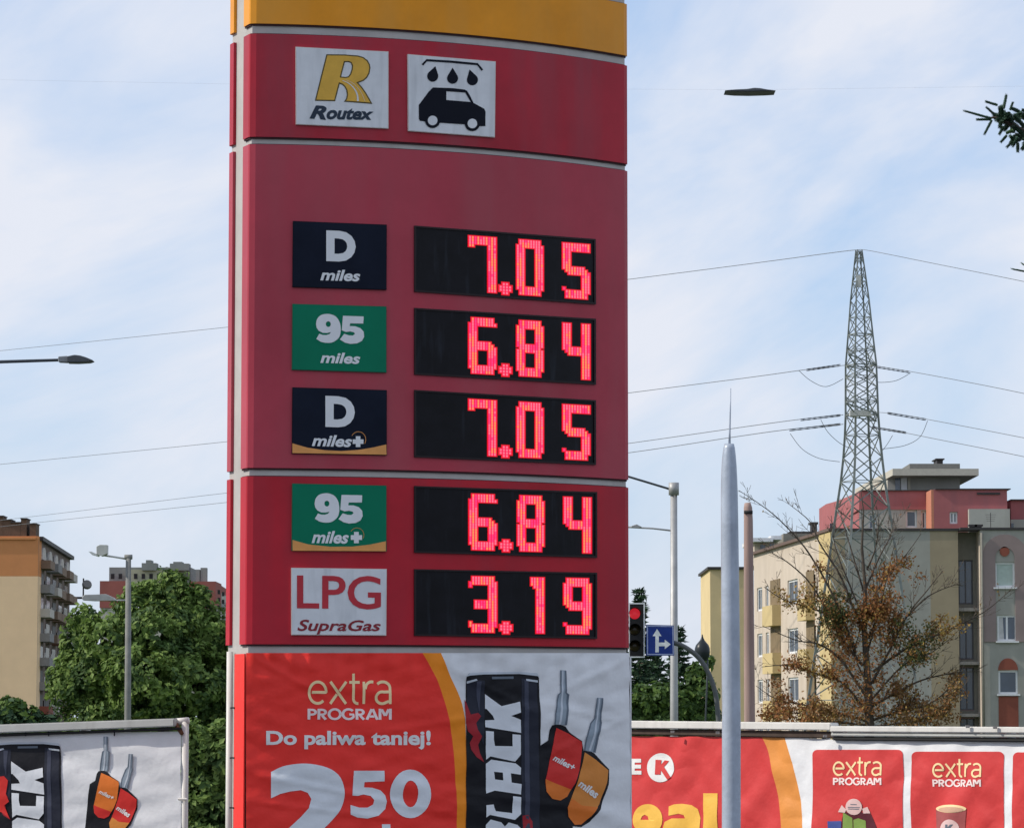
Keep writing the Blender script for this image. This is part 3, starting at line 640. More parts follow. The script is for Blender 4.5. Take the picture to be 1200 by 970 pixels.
def nozzle_print(par, S_, T, colA, colB, tipA, tipB, off=0.0145):
    T_ = lambda f: [T(*cN(*p)) for p in f]
    blk = [(130, 385), (165, 378), (205, 392), (230, 425), (300, 475), (312, 530), (330, 522), (372, 545), (455, 635), (452, 720), (405, 860), (345, 935), (300, 962), (250, 958), (255, 1400), (-10, 1400), (0, 1000), (20, 900), (50, 600), (65, 500), (108, 470), (118, 410)]
    g = layer(par, 'nozzle_print', [poly(T_(blk))], v_blk, S_, off, ST, ST, label='printed pair of fuel nozzles')
    sp1 = [(177, 72), (212, 74), (212, 200), (228, 210), (222, 300), (212, 385), (140, 380), (145, 320), (163, 210), (178, 198)]
    sp2 = [(385, 228), (420, 230), (410, 350), (415, 372), (395, 450), (378, 540), (315, 528), (322, 455), (350, 372), (372, 345)]
    layer(g, 'spout_print', [poly(T_(sp1)), poly(T_(sp2))], v_met, S_, off + .0012, ST, ST)
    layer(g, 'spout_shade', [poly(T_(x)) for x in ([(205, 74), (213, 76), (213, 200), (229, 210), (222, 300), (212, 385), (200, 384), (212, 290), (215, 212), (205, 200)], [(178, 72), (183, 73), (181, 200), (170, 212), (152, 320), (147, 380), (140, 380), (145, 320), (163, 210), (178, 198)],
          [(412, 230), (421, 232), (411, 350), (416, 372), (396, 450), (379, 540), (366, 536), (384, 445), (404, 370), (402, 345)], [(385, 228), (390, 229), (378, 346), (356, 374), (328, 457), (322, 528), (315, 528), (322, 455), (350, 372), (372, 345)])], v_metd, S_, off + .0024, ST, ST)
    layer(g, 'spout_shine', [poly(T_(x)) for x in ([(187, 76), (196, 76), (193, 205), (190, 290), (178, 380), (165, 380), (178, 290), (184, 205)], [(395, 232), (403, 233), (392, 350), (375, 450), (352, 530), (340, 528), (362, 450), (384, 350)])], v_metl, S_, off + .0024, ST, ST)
    iA = [(155, 400), (225, 432), (298, 478), (304, 500), (287, 640), (262, 712), (217, 790), (178, 812), (130, 802), (97, 762), (92, 700), (115, 600), (140, 480)]
    iB = [(318, 538), (380, 580), (450, 640), (442, 710), (400, 832), (352, 902), (300, 948), (262, 950), (228, 905), (220, 850), (260, 750), (300, 620)]
    layer(g, 'insert_print', [poly(T_(iA))], colA, S_, off + .0018, ST, ST); layer(g, 'insert_print', [poly(T_(iB))], colB, S_, off + .0018, ST, ST)
    if tipA: layer(g, 'insert_tip', [poly(T_([(93, 690), (150, 715), (240, 750), (217, 790), (178, 812), (130, 802), (97, 762)]))], tipA, S_, off + .003, ST, ST)
    if tipB: layer(g, 'insert_tip', [poly(T_([(245, 800), (300, 840), (390, 850), (352, 902), (300, 948), (262, 950), (228, 905), (220, 850)]))], tipB, S_, off + .003, ST, ST)
    TT = lambda x, y: T(*cN(x, y))
    layer(g, 'lettering', [text2d('miles+', Q(TT, (150, 550), (268, 610), (250, 645), (135, 582)), 0.03, 0.2), text2d('miles', Q(TT, (293, 690), (402, 762), (380, 806), (276, 728)), 0.035, 0.2)], v_let, S_, off + .0042, ST, ST)
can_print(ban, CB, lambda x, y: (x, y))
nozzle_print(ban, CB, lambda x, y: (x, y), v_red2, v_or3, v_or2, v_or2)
# banner frame tube at the left with ties
m_tube = M('white_tube', (0.66, 0.64, 0.60), 0.45, 0.1, 5, dirt_or_glare=(0.4, 0.36, 0.32), dirt_or_glare_pos=0.68)
bm = nb(); e = ctr - CY.U * (h_ + 0.010) + CY.V * 0.215
tube(bm, [e + Vector((0, 0, 0.25)), e + Vector((0, 0, zt['bt'] + 0.01))], 0.017, 10); obj('banner_frame_tube', bm, m_tube, pyl, True)
for yy in (829, 888, 947, 1006):
    z = zat(288, yy); bm = nb(); tube(bm, [e + Vector((0, 0, z)), e + Vector((0, 0, z)) - CY.V * 0.075], 0.004, 5); obj('banner_tie', bm, m_ink, pyl)

# ================================================================== LEFT FENCE BANNER
m_rail = M('rail_paint', (0.50, 0.51, 0.49), 0.5, 0.1, 4, 0.05, dirt_or_glare=(0.36, 0.36, 0.34), dirt_or_glare_pos=0.66)
m_dark = M('gap_shade_and_band', (0.03, 0.03, 0.03), 0.8)  # near-black: shade under the rails put in as colour; also the pole band
la, lb = P(-60, 860, 19.7), P(222, 850, 19.35)
PL = Pln((la.x, la.y, 0), (lb.x, lb.y, 0)); PL.wave = fold(11.0, 0.009, 0.04, 0.010, 15)
lf = thing('banner_fence', (lb.x, lb.y, 0), 'low metal frame at the left carrying a white banner with half of the black can', 'banner')
bl = layer(lf, 'banner', [quad((-80, 861.5), (212, 856.5), (212, 1100), (-80, 1100))], v_wh, PL, 0.0, ST, ST)
TC = lambda x, y: (13.3 + (x - 568.6) * .91, 891.5 + (y - 812.9) * .86)
TN = lambda x, y: (109.6 + (x - 639) * .69, 904.8 + (y - 852) * .63)
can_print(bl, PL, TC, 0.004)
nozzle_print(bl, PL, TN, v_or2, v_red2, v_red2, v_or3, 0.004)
layer(bl, 'red_star_print', [poly([(x / 4.2857, 780 + y / 4.2857) for x, y in [(-40, 560), (20, 552), (40, 575), (30, 640), (46, 680), (20, 700), (48, 765), (10, 735), (-40, 720)]])], v_red2, PL, 0.009, ST, ST)
def along(px, py, S_, off=0): 
    w0 = S_.wave; S_.wave = None; p = S_.hit(px, py, off); S_.wave = w0; return p
# top rail: square box section
def rail(parent, S_, a, b, hpx0, hpx1, name='top_rail', fr=0.05, dep=0.09, mat=None):
    p0, p1 = along(a[0], a[1], S_, fr), along(b[0], b[1], S_, fr); q0, q1 = along(a[0], a[1] + hpx0, S_, fr), along(b[0], b[1] + hpx1, S_, fr)
    bm = nb(); n = -S_.n * dep
    prism(bm, [p0, p0 + n, q0 + n, q0], p1 - p0) if False else None
    vs = [bm.verts.new(v) for v in (p0, p1, q1, q0, p0 + n, p1 + n, q1 + n, q0 + n)]
    fs = [bm.faces.new([vs[i] for i in f]) for f in ((0, 1, 2, 3), (4, 7, 6, 5), (0, 4, 5, 1), (3, 2, 6, 7), (0, 3, 7, 4), (1, 5, 6, 2))]
    bmesh.ops.recalc_face_normals(bm, faces=fs)
    bmesh.ops.bevel(bm, geom=bm.edges[:], offset=0.006, segments=2, affect='EDGES')
    return obj(name, bm, mat or m_rail, parent, False)
rail(lf, PL, (-80, 851.3), (204, 841.3), 10.2, 9.6)
rail(lf, PL, (-80, 862.3), (211, 851.8), 3.2, 3.2, 'rail_shade', 0.035, 0.05, m_dark)  # dark strip painted in for the shade under the rail
e0, e1 = along(217, 845, PL, -0.02), along(217, 1100, PL, -0.02)
bm = nb(); tube(bm, [Vector((e0.x, e0.y, 0)), Vector((e0.x, e0.y, e0.z))], 0.021, 12); obj('corner_post', bm, m_tube, lf, True)
bm = nb(); q = along(204, 845.5, PL, -0.02); tube(bm, [q, along(221, 844, PL, -0.02)], 0.020, 12); obj('rail_elbow', bm, m_tube, lf, True)
bm = nb(); tube(bm, [along(206, 848, PL, .0), along(209, 853, PL, .0), along(214, 860, PL, 0)], 0.012, 8); obj('rust_hook', bm, M('rusty_metal', (0.20, 0.09, 0.05), 0.8, 0.3), lf, True)
for y in (936, 1020):
    bm = nb(); tube(bm, [along(209, y, PL, 0.01), along(219, y, PL, 0.01)], 0.007, 6); obj('banner_tie', bm, m_tube, lf)
for x in (57, 134, 30): 
    bm = nb(); tube(bm, [along(x, 855, PL, .03), along(x, 862, PL, .03)], 0.004, 5); obj('banner_tie', bm, m_ink, lf)
for x in (-75, 100):
    bm = nb(); a_ = along(x, 855, PL, -0.06); tube(bm, [Vector((a_.x, a_.y, 0)), a_], 0.03, 10); obj('post', bm, m_tube, lf, True)

# ================================================================== RIGHT FENCE BANNER
ra, rb = P(700, 850, 23.5), P(1300, 858, 20.5)
PR = Pln((ra.x, ra.y, 0), (rb.x, rb.y, 0)); PR.wave = fold(23.0, 0.014, 0.04, 0.016, -55)
rf = thing('banner_fence', (ra.x, ra.y, 0), 'low metal frame at the right carrying a red, orange and white banner with product cards', 'banner')
c8, c9 = C(730, 800, 5), C(940, 830, 4.615)
inn = spline([(893, 862.8), (900, 880), (907, 910), (913, 940), (916, 970), (917, 1000), (917, 1100)], 4)
ot = spline([(919, 862.8), (927, 886), (933, 912), (938, 940), (941, 970), (942, 1000), (942, 1100)], 4)
v_red3 = bm_print('fence_red', (0.62, 0.055, 0.055)); v_or4 = bm_print('fence_orange', (0.76, 0.30, 0.07))
br = layer(rf, 'banner', [poly([(650, 862)] + inn + [(650, 1100)])], v_red3, PR, 0, ST, ST)
layer(br, 'orange_stripe', [poly(inn + ot[::-1])], v_or4, PR, 0, ST, ST)
layer(br, 'white_field', [poly(ot + [(1330, 1100), (1330, 868), (975, 866)])], v_wh, PR, 0, ST, ST)
layer(br, 'lettering', [text2d('E', (738.6, 888.6, 751.8, 907), 0.05), text2d('L', (722, 888.6, 735, 907), 0.05)], v_let, PR, 0.003, ST, ST)
Kc = circ(774.4, 899, 15.8, 17, 32)
Kp = Q(c8, (190, 448), (222, 450), (220, 478), (240, 452), (268, 455), (238, 490), (282, 552), (262, 566), (222, 510), (222, 535), (190, 535))
lg = layer(br, 'round_emblem', [poly(Kc)], v_let, PR, 0.003, ST, ST); layer(lg, 'emblem_letter', [poly(Kp)], v_red3, PR, 0.006, ST, ST)
layer(br, 'lettering', [poly([c8(*p) for p in circ(147, 800, 90, 92, 28)], [Q(c8, (106, 800), (113, 780), (130, 770), (148, 780), (154, 800))]), poly(Q(c8, (268, 722), (300, 710), (345, 706), (400, 714), (435, 738), (451, 790), (451, 892), (250, 892), (238, 850), (250, 812), (290, 792), (366, 792), (358, 772), (330, 764), (270, 776))), poly(Q(c8, (470, 645), (557, 645), (557, 892), (470, 892)))], v_yel, PR, 0.003, ST, ST)
for x0, y0, x1, tx in ((951.9, 878, 1058.6, (168, 432, 0)), (1067.8, 880.2, 1176.2, (706, 972, 9)), (1186.3, 881, 1295, (1250, 1516, 10))):
    cd = layer(br, 'product_card', [poly(rrect(x0, y0, x1, 1080, 6))], v_red3, PR, 0.003, ST, ST)
    a_, b_, dy = tx
    layer(cd, 'lettering', [stroke_word('extra', Q(c9, (a_, 262 + dy), (b_, 262 + dy), (b_, 364 + dy), (a_, 364 + dy)), 1.0)], v_crm, PR, 0.006, ST, ST)
    layer(cd, 'lettering', [stroke_word('PROGRAM', Q(c9, (a_, 371 + dy), (b_, 371 + dy), (b_, 414 + dy), (a_, 414 + dy)), 2.1)], v_pnk, PR, 0.006, ST, ST)
v_cup = bm_print('cup_pink', (0.36, 0.09, 0.09)); v_cup2 = bm_print('cup_pale', (0.74, 0.52, 0.50)); v_grn = bm_print('pack_green', (0.22, 0.34, 0.08)); v_blu = bm_print('pack_blue', (0.06, 0.09, 0.30)); v_brn = bm_print('pack_brown', (0.10, 0.02, 0.03))
cp = layer(br, 'cup_print', [poly(Q(c9, (718, 540), (892, 540), (862, 900), (748, 900)))], v_cup, PR, 0.006, ST, ST)
layer(cp, 'cup_rim', [poly([c9(*p) for p in circ(805, 540, 87, 22)])], v_crm, PR, 0.0072, ST, ST); layer(cp, 'cup_opening', [poly([c9(*p) for p in circ(805, 545, 74, 15)])], bm_print('cup_inside', (0.60, 0.38, 0.26)), PR, 0.0084, ST, ST)
layer(cp, 'cup_emblem', [poly([c9(*p) for p in circ(800, 650, 52)])], v_cup2, PR, 0.0084, ST, ST); layer(cp, 'lettering', [text2d('K', Q(c9, (778, 625), (826, 625), (826, 680), (778, 680)), 0.05)], v_metd, PR, 0.0096, ST, ST)
bg_ = layer(br, 'snack_bag_print', [poly(Q(c9, (215, 600), (225, 560), (330, 560), (370, 570), (400, 640), (402, 900), (215, 900)))], v_brn, PR, 0.006, ST, ST)
layer(bg_, 'pack_print', [poly(Q(c9, (140, 608), (212, 606), (212, 900), (140, 900)))], v_blu, PR, 0.0072, ST, ST)
layer(bg_, 'pack_print', [poly(Q(c9, (222, 560), (270, 590), (272, 900), (216, 900))), poly(Q(c9, (275, 600), (300, 592), (340, 605), (345, 900), (275, 900)))], v_grn, PR, 0.0072, ST, ST)
layer(bg_, 'white_top_print', [poly([c9(*p) for p in circ(280, 530, 44)]), poly(Q(c9, (195, 558), (215, 520), (240, 545), (232, 562))), poly(Q(c9, (325, 540), (352, 530), (366, 565), (330, 566)))], v_cup2, PR, 0.0084, ST, ST)
layer(bg_, 'lettering', [stroke([c9(262, 517), c9(296, 518)], .9), stroke([c9(248, 532), c9(312, 534)], .9), stroke([c9(250, 541), c9(308, 543)], .9)], v_metd, PR, 0.0096, ST, ST)
m_rail2 = M('rail_pale', (0.66, 0.65, 0.62), 0.5, 0.08, 4, 0.05, dirt_or_glare=(0.48, 0.46, 0.43), dirt_or_glare_pos=0.66)
rail(rf, PR, (690, 843.6), (973, 846.5), 9, 9, 'top_rail', 0.05, 0.09, m_rail2)
rail(rf, PR, (690, 853.2), (985, 856.5), 6.5, 8.5, 'rail_shade', 0.02, 0.03, M('gap_shade_brown', (0.07, 0.05, 0.04), 0.8, 0.4, 9))  # shade between rail and banner, put in as a dark brown strip
rail(rf, PR, (972, 850.3), (1320, 852), 7.0, 7.6, 'top_rail', 0.06, 0.09, m_rail2)
rail(rf, PR, (973, 857.8), (1320, 860.2), 4.3, 4.5, 'rail_flange', 0.045, 0.07, m_rail)
rail(rf, PR, (975, 862.6), (1320, 865), 4.5, 5, 'rail_shade', 0.03, 0.03, m_dark)  # shade below the flange, put in as a near-black strip
for x in (735, 968, 1185):
    bm = nb(); a_ = along(x, 858, PR, -0.06); tube(bm, [Vector((a_.x, a_.y, 0)), a_], 0.03, 10); obj('post', bm, m_tube, rf, True)
for x, y in ((788, 857), (841, 858), (967, 862), (1134, 851), (1166, 852)):
    bm = nb(); a_ = along(x, y, PR, 0.08); abox(bm, a_.x - .012, a_.x + .012, a_.y - .01, a_.y + .01, a_.z - .008, a_.z + .008); obj('fixing_bolt', bm, m_conc, rf)

# ================================================================== NEAR POLES
m_galv = M('galvanised_blue_grey', (0.40, 0.45, 0.53), 0.42, 0.16, 7, 0.08, 40, metal=0.2, dirt_or_glare=(0.27, 0.31, 0.37), dirt_or_glare_pos=0.66)
D = 15.2; s1 = D / F
def vp(px, py, D_): return P(px, py, D_)
pr = P(856.7, 840, D); root = Vector((pr.x, pr.y, 0))
gp = thing('grey_pole', root, 'tall pale blue-grey steel pole in front of the right banner, narrowing at its top', 'pole')
pp = [(root, .046)] + [(vp(x, y, D), r * s1) for x, y, r in ((857, 970, 11), (857, 840, 10.9), (855.8, 700, 10.7), (855.0, 610, 10.2), (854.7, 580, 10.0), (854.5, 560, 9.5), (854.4, 545, 8.8), (854.4, 533, 7.8), (854.5, 525, 6.8), (854.6, 520, 5.6))]
bm = nb(); tube(bm, [p for p, _ in pp], [r for _, r in pp], 24); obj('shaft', bm, m_galv, gp, True)
bm = nb(); tube(bm, [vp(854.8, 521, D), vp(855.1, 507, D), vp(855.8, 480, D), vp(856.3, 455, D)], [1.5 * s1, 1.1 * s1, .8 * s1, .5 * s1], 8); obj('finial_rod', bm, m_galv, gp, True)
bm = nb(); tube(bm, [root, root + Vector((0, 0, 0.03))], 0.14, 16); obj('base_plate', bm, m_galv, gp)
D = 38; s1 = D / F; pr = P(878, 840, D); root = Vector((pr.x, pr.y, 0))
wp_ = thing('wooden_pole', root, 'weathered brown wooden pole just right of the grey steel pole', 'pole')
m_wood = M('weathered_wood', (0.34, 0.24, 0.21), 0.9, 0.3, 6, 0.3, 20, stretch=(1, 1, 0.08))
bm = nb(); tube(bm, [root, vp(878.5, 845, D), vp(877.5, 700, D), vp(877, 610, D), P(876.5, 595, D), vp(876, 589, D)], [.065, 6.4 * s1, 5.8 * s1, 5.3 * s1, 5.0 * s1, 3.6 * s1], 14); obj('shaft', bm, m_wood, wp_, True)
bm = nb(); tube(bm, [vp(872, 600, D - .05), vp(882, 600, D - .05)], .02, 8); obj('metal_band', bm, m_dark, wp_, True)

# ------------------------------------------------------------------ street lamps
m_lampd = M('lamp_dark_grey', (0.07, 0.08, 0.09), 0.4, 0.15); m_lampl = M('lamp_pale', (0.50, 0.50, 0.48), 0.45, 0.1); m_cpole = M('concrete_pole', (0.20, 0.20, 0.19), 0.8, 0.2, 5, 0.2, 50)
m_steel = M('galvanised_steel', (0.36, 0.36, 0.36), 0.5, 0.15, 4, 0.05, metal=0.3); m_glass = M('lamp_glass', (0.55, 0.57, 0.58), 0.2, 0.05)
def lamphead(parent, D_, pts, thick, mat, name='lamp_head'):
    bm = nb(); vs = [P(x, y, D_ - thick / 2) for x, y in pts]; prism(bm, vs, (0, thick, 0))
    bmesh.ops.bevel(bm, geom=[e for e in bm.edges], offset=0.006, segments=1, affect='EDGES')
    return obj(name, bm, mat, parent)
D = 30; s1 = D / F; rt = P(-160, 840, D); rt.z = 0
l1 = thing('street_lamp', rt, 'dark slim street lamp head on a long horizontal arm entering from the left edge', 'street lamp')
bm = nb(); tube(bm, [P(-160, 426.5, D), P(-20, 424.6, D), P(72, 421.8, D)], [2.4 * s1, 2.1 * s1, 1.8 * s1], 10); obj('arm', bm, m_lampd, l1, True)
bm = nb(); tube(bm, [rt, P(-160, 423, D)], [.09, .05], 14); obj('pole', bm, m_lampd, l1, True)
lamphead(l1, D, [(78, 417.5), (87, 415.6), (94, 416.4), (101, 418.6), (109, 422), (104, 423.8), (90, 424.6), (78, 424.4)], 0.16, m_lampd)
lamphead(l1, D, [(68, 417.6), (79, 416.8), (79, 424.6), (68, 424.0)], 0.09, M('lamp_collar', (0.2, 0.22, 0.24), 0.4), 'collar')
# free-hanging lamp head on thin span wires
D = 26; s1 = D / F; hc = P(880, 105, D)
l2 = thing('hanging_lamp', hc, 'small dark flat lamp seen edge-on high in the open sky right of the sign', 'street lamp')
lamphead(l2, D, [(849, 106), (862, 104.8), (876, 104.2), (884, 102.9), (891, 103.3), (899, 104.8), (910, 106.2), (900, 106.9), (880, 107.5), (862, 107.2)], 0.2, m_lampd)
bm = nb(); tube(bm, [P(-900, 60, D), P(-100, 92, D), P(560, 104, D), P(870, 105.4, D)], 0.0004, 4); obj('span_wire', bm, m_steel, l2)
bm = nb(); tube(bm, [P(890, 105.4, D), P(1300, 100, D), P(2100, 60, D)], 0.0004, 4); obj('span_wire', bm, m_steel, l2)
D = 80; s1 = D / F; rt = P(149.5, 840, D); rt.z = 0
l3 = thing('street_lamp', rt, 'concrete lamp post with boxy pale floodlight, standing before the big green tree', 'street lamp')
bm = nb(); tube(bm, [rt, P(149.5, 845, D), P(150.5, 654, D)], [.10, 3.8 * s1, 3.2 * s1], 14); obj('pole', bm, m_cpole, l3, True)
bm = nb(); tube(bm, [P(146, 652.5, D), P(155, 652.5, D)], 3.0 * s1, 10); obj('pole_cap', bm, m_cpole, l3, True)
bm = nb(); tube(bm, [P(150, 655, D), P(135, 652.5, D), P(118, 650, D)], 1.1 * s1, 8); obj('arm', bm, m_lampl, l3, True)
lamphead(l3, D, [(113, 640), (117, 638), (125.5, 638.2), (125.3, 648.5), (119, 651.5), (113, 649)], 0.28, m_lampl)
lamphead(l3, D, [(103.5, 645.8), (107, 646), (116, 650), (115, 652), (108, 650)], 0.2, m_glass, 'lamp_cover')
D = 92; s1 = D / F; rt = P(152, 840, D); rt.z = 0
l4 = thing('street_lamp', rt, 'lower street lamp with a long flat head reaching left over the tree crown', 'street lamp')
bm = nb(); tube(bm, [rt, P(151.5, 702, D)], 2.2 * s1, 10); obj('pole', bm, m_cpole, l4, True)
bm = nb(); tube(bm, [P(151, 703, D), P(128, 703.5, D)], 1.0 * s1, 8); obj('arm', bm, m_steel, l4, True)
lamphead(l4, D, [(96, 700), (99, 696.6), (124, 695.8), (133, 700), (136, 703.4), (110, 703.8), (97, 703)], 0.3, m_steel)
D = 62; s1 = D / F; rt = P(789.5, 840, D); rt.z = 0
l5 = thing('street_lamp', rt, 'tall galvanised lamp mast right of the sign with two thin arms reaching left', 'street lamp')
bm = nb(); tube(bm, [rt, P(790, 845, D), P(789.6, 569, D)], [.075, 4.6 * s1, 4.0 * s1], 16); obj('pole', bm, m_steel, l5, True)
bm = nb(); tube(bm, [P(789.6, 580, D), P(789.6, 565.5, D)], 6.2 * s1, 12); obj('pole_cap', bm, m_steel, l5, True)
bm = nb(); tube(bm, [P(785, 573, D), P(738, 558.8, D), P(690, 546, D)], 1.3 * s1, 8); obj('arm', bm, m_lampd, l5, True)
bm = nb(); tube(bm, [P(786, 621.5, D), P(765, 619, D), P(690, 615, D)], 1.0 * s1, 8); obj('arm', bm, m_steel, l5, True)
lamphead(l5, D, [(740, 616), (746, 614), (752, 617), (748, 618.6), (741, 618)], 0.1, m_steel, 'bracket')
lamphead(l5, D, [(655, 540), (675, 536), (695, 546), (690, 550), (660, 544)], 0.3, m_lampd)
# curved mast with blue sign and traffic light
D = 60; s1 = D / F; rt = P(843, 840, D); rt.z = 0
tm = thing('signal_mast', rt, 'dark curved traffic signal mast bending left behind the grey pole', 'traffic mast')
bm = nb(); tube(bm, [rt, P(842.5, 850, D)] + [P(x, y, D) for x, y in spline([(842, 845), (839, 815), (831, 790), (820, 772), (806, 760), (790, 753), (760, 748), (735, 745)], 4)], 2.9 * s1, 10); obj('mast', bm, M('mast_grey', (0.10, 0.105, 0.11), 0.5), tm, True)
bs = thing('lane_sign', P(773, 750, D), 'small blue direction sign with white straight and right arrows', 'road sign')
DS = D - 0.2; PSg = Pln((0, DS, 0), (1, DS, 0))
m_sb = M('sign_blue', (0.010, 0.035, 0.22), 0.4, 0.08); m_sw = M('sign_white', (0.78, 0.79, 0.8), 0.4, 0.04); m_back = M('sign_back', (0.3, 0.3, 0.3), 0.6)
b_ = layer(bs, 'sign_plate', [quad((757.3, 731.6), (789.6, 732.4), (790.2, 767.8), (757.4, 768))], m_sb, PSg, 0.0, thick=0.03)
layer(b_, 'sign_border', [poly([(758.2, 732.6), (789, 733.2), (789.4, 767), (758.4, 767)], [[(759.2, 733.8), (788, 734.2), (788.4, 765.8), (759.4, 765.8)]])], M('sign_border_pale', (0.35, 0.40, 0.6), 0.5), PSg, 0.004)
layer(b_, 'arrow_symbol', [poly([(768, 764), (768, 745), (764.8, 745), (770, 736.5), (775.2, 745), (772, 745), (772, 752.5), (779, 752.5), (779, 749), (786, 754.6), (779, 760.2), (779, 756.8), (772, 756.8), (772, 764)])], m_sw, PSg, 0.004)
bm = nb(); abox(bm, *(lambda a, b: (a.x, b.x, D - 0.16, D - 0.05, b.z, a.z))(P(770, 742, D), P(778, 757, D))); obj('bracket', bm, m_steel, bs)
tl = thing('traffic_light', P(747, 737, D), 'traffic light with its red lamp lit, half hidden behind the sign edge', 'traffic light')
a_, b2 = P(737.5, 707, D), P(755, 769.5, D)
bm = nb(); abox(bm, a_.x, b2.x, D - .1, D - .06, b2.z, a_.z); bp_ = obj('backing_board', bm, M('signal_black', (0.012, 0.012, 0.013), 0.5), tl)
layer(bp_, 'white_border', [poly([(737, 706.2), (755.6, 706.2), (755.6, 770.2), (737, 770.2)], [[(738, 707.6), (754.2, 707.6), (754.2, 768.8), (738, 768.8)]])], m_sw, Pln((0, D - .104, 0), (1, D - .104, 0)), 0)
for k, (yy, m_) in enumerate(((719, EM('red_signal', (0.6, 0.02, 0.035), 0.6)), (738, M('signal_lens_dark', (0.03, 0.02, 0.01), 0.2)), (757, M('signal_lens_dark', (0.03, 0.02, 0.01), 0.2)))):
    bm = nb(); c_ = P(743.5, yy, D); r_ = 6.4 * s1
    tube(bm, [c_ + Vector((0, -.1, 0)), c_ + Vector((0, -.13, 0)), c_ + Vector((0, -.15, 0))], [r_, r_ * .85, r_ * .3], 20); obj('signal_lens', bm, m_, tl, True)
    bm = nb(); tube(bm, [c_ + Vector((0, -.1, 0)), c_ + Vector((0, -.28, 0.0))], r_ * 1.12, 16, False)
    bmesh.ops.delete(bm, geom=[v for v in bm.verts if v.co.z < c_.z - r_ * .3], context='VERTS'); obj('visor', bm, MATS['signal_black'], tl, True)
D = 78; s1 = D / F; rt = P(823, 840, D); rt.z = 0
gl = thing('globe_lantern', rt, 'dark round lantern with a pointed cap on a thin post, left of the grey pole', 'lantern')
bm = nb(); r_ = [0.5, 4, 7, 8.8, 9.2, 8.8, 7.5, 4.5, 2.5, 1.2, .5]; ys = [775, 774, 771.5, 767, 763, 759, 755.5, 752, 749.5, 746.5, 743]
tube(bm, [P(823, y, D) for y in ys], [r * s1 for r in r_], 18); obj('lantern_globe', bm, M('lantern_dark', (0.02, 0.025, 0.03), 0.35), gl, True)
bm = nb(); tube(bm, [rt, P(829, 790, D), P(829, 770, D)], 1.1 * s1, 8); obj('post', bm, m_lampd, gl, True)
bm = nb(); tube(bm, [P(822, 774, D), P(824, 769, D), P(832, 769, D)], 1.0 * s1, 6); obj('bracket', bm, m_steel, gl, True)

# ================================================================== LATTICE TOWER AND LINES
D = 140.0; s1 = D / F
m_tow = M('tower_green_grey', (0.20, 0.22, 0.21), 0.6, 0.25, 2); m_wire = M('conductor', (0.13, 0.14, 0.155), 0.6, 0.1); m_ins = M('insulator', (0.05, 0.06, 0.08), 0.3, 0.1)
base = P(1011, 840, D); base.z = 0
tw = thing('lattice_tower', base, 'tall steel lattice power line tower rising behind the bare tree', 'power tower')
# half widths in px versus photo y ; tower turned a little so that four legs show
prof = [(293, 3.4), (350, 10.2), (392, 13.8), (428, 17.2), (486, 18.2), (520, 20), (560, 24), (621, 33), (690, 42.5), (750, 51), (820, 61), (873, 68)]
def hwid(y):
    for (a, b), (c, d) in zip(prof, prof[1:]):
        if a <= y <= c: return b + (d - b) * (y - a) / (c - a)
    return prof[-1][1]
ca, sa = math.cos(R(18)), math.sin(R(18))
cxf = lambda y: 1006.5 + min(4.5, (y - 293) * 0.018)
def leg(i, y):
    w_ = hwid(y) * s1 / (ca + sa); c = P(cxf(y), y, D); sx_, sy_ = ((-1, -1), (1, -1), (1, 1), (-1, 1))[i]
    x, yy = sx_ * w_, sy_ * w_; return Vector((c.x + x * ca - yy * sa, D + x * sa + yy * ca, c.z))
levels = [293, 312, 330, 352, 372, 392, 410, 428, 441, 454, 470, 486, 510, 536, 564, 595, 630, 670, 715, 765, 820, 873]
for i in range(4):
    bm = nb(); pts = [leg(i, y) for y in levels]; pts[-1].z = 0
    tube(bm, pts, [0.035 + 0.0022 * k for k in range(len(pts))], 4); obj('tower_leg', bm, m_tow, tw)
for k, (ya, yb) in enumerate(zip(levels, levels[1:])):
    for i in range(4):
        j = (i + 1) % 4
        for a, b in ((i, j), (j, i)):
            bm = nb(); tube(bm, [leg(a, ya), leg(b, yb)], 0.018 + 0.0007 * k, 3); obj('brace', bm, m_tow, tw)
        if k % 2 == 1 or yb in (392, 428, 486):
            bm = nb(); tube(bm, [leg(i, yb), leg(j, yb)], 0.03 if yb in (392, 428, 486) else 0.02, 4); obj('cross_member', bm, m_tow, tw)
# cross arms pointing toward and away from the viewer
for ya, ln in ((428, 3.4), (486, 4.2)):
    for sg in (-1, 1):
        tip = P(cxf(ya), ya, D); tip = Vector((tip.x + 0.25 * ln * sg, D + ln * sg, tip.z + 0.1))
        i0, i1 = (0, 1) if sg < 0 else (3, 2)
        for i in (i0, i1):
            bm = nb(); tube(bm, [leg(i, ya), tip], 0.03, 4); obj('cross_arm', bm, m_tow, tw)
            bm = nb(); tube(bm, [leg(i, ya - 22), tip], 0.024, 4); obj('cross_arm', bm, m_tow, tw)
bm = nb(); a_ = P(1006, 484, D - 1.2); abox(bm, a_.x - .35, a_.x + .5, D - 1.3, D - .9, a_.z - .12, a_.z + .12); obj('arm_plate', bm, m_lampl, tw)
bm = nb(); a_ = P(1006, 330, D - .2); abox(bm, a_.x - .1, a_.x + .1, D - .3, D - .27, a_.z - .25, a_.z + .25); obj('number_plate', bm, m_lampl, tw)
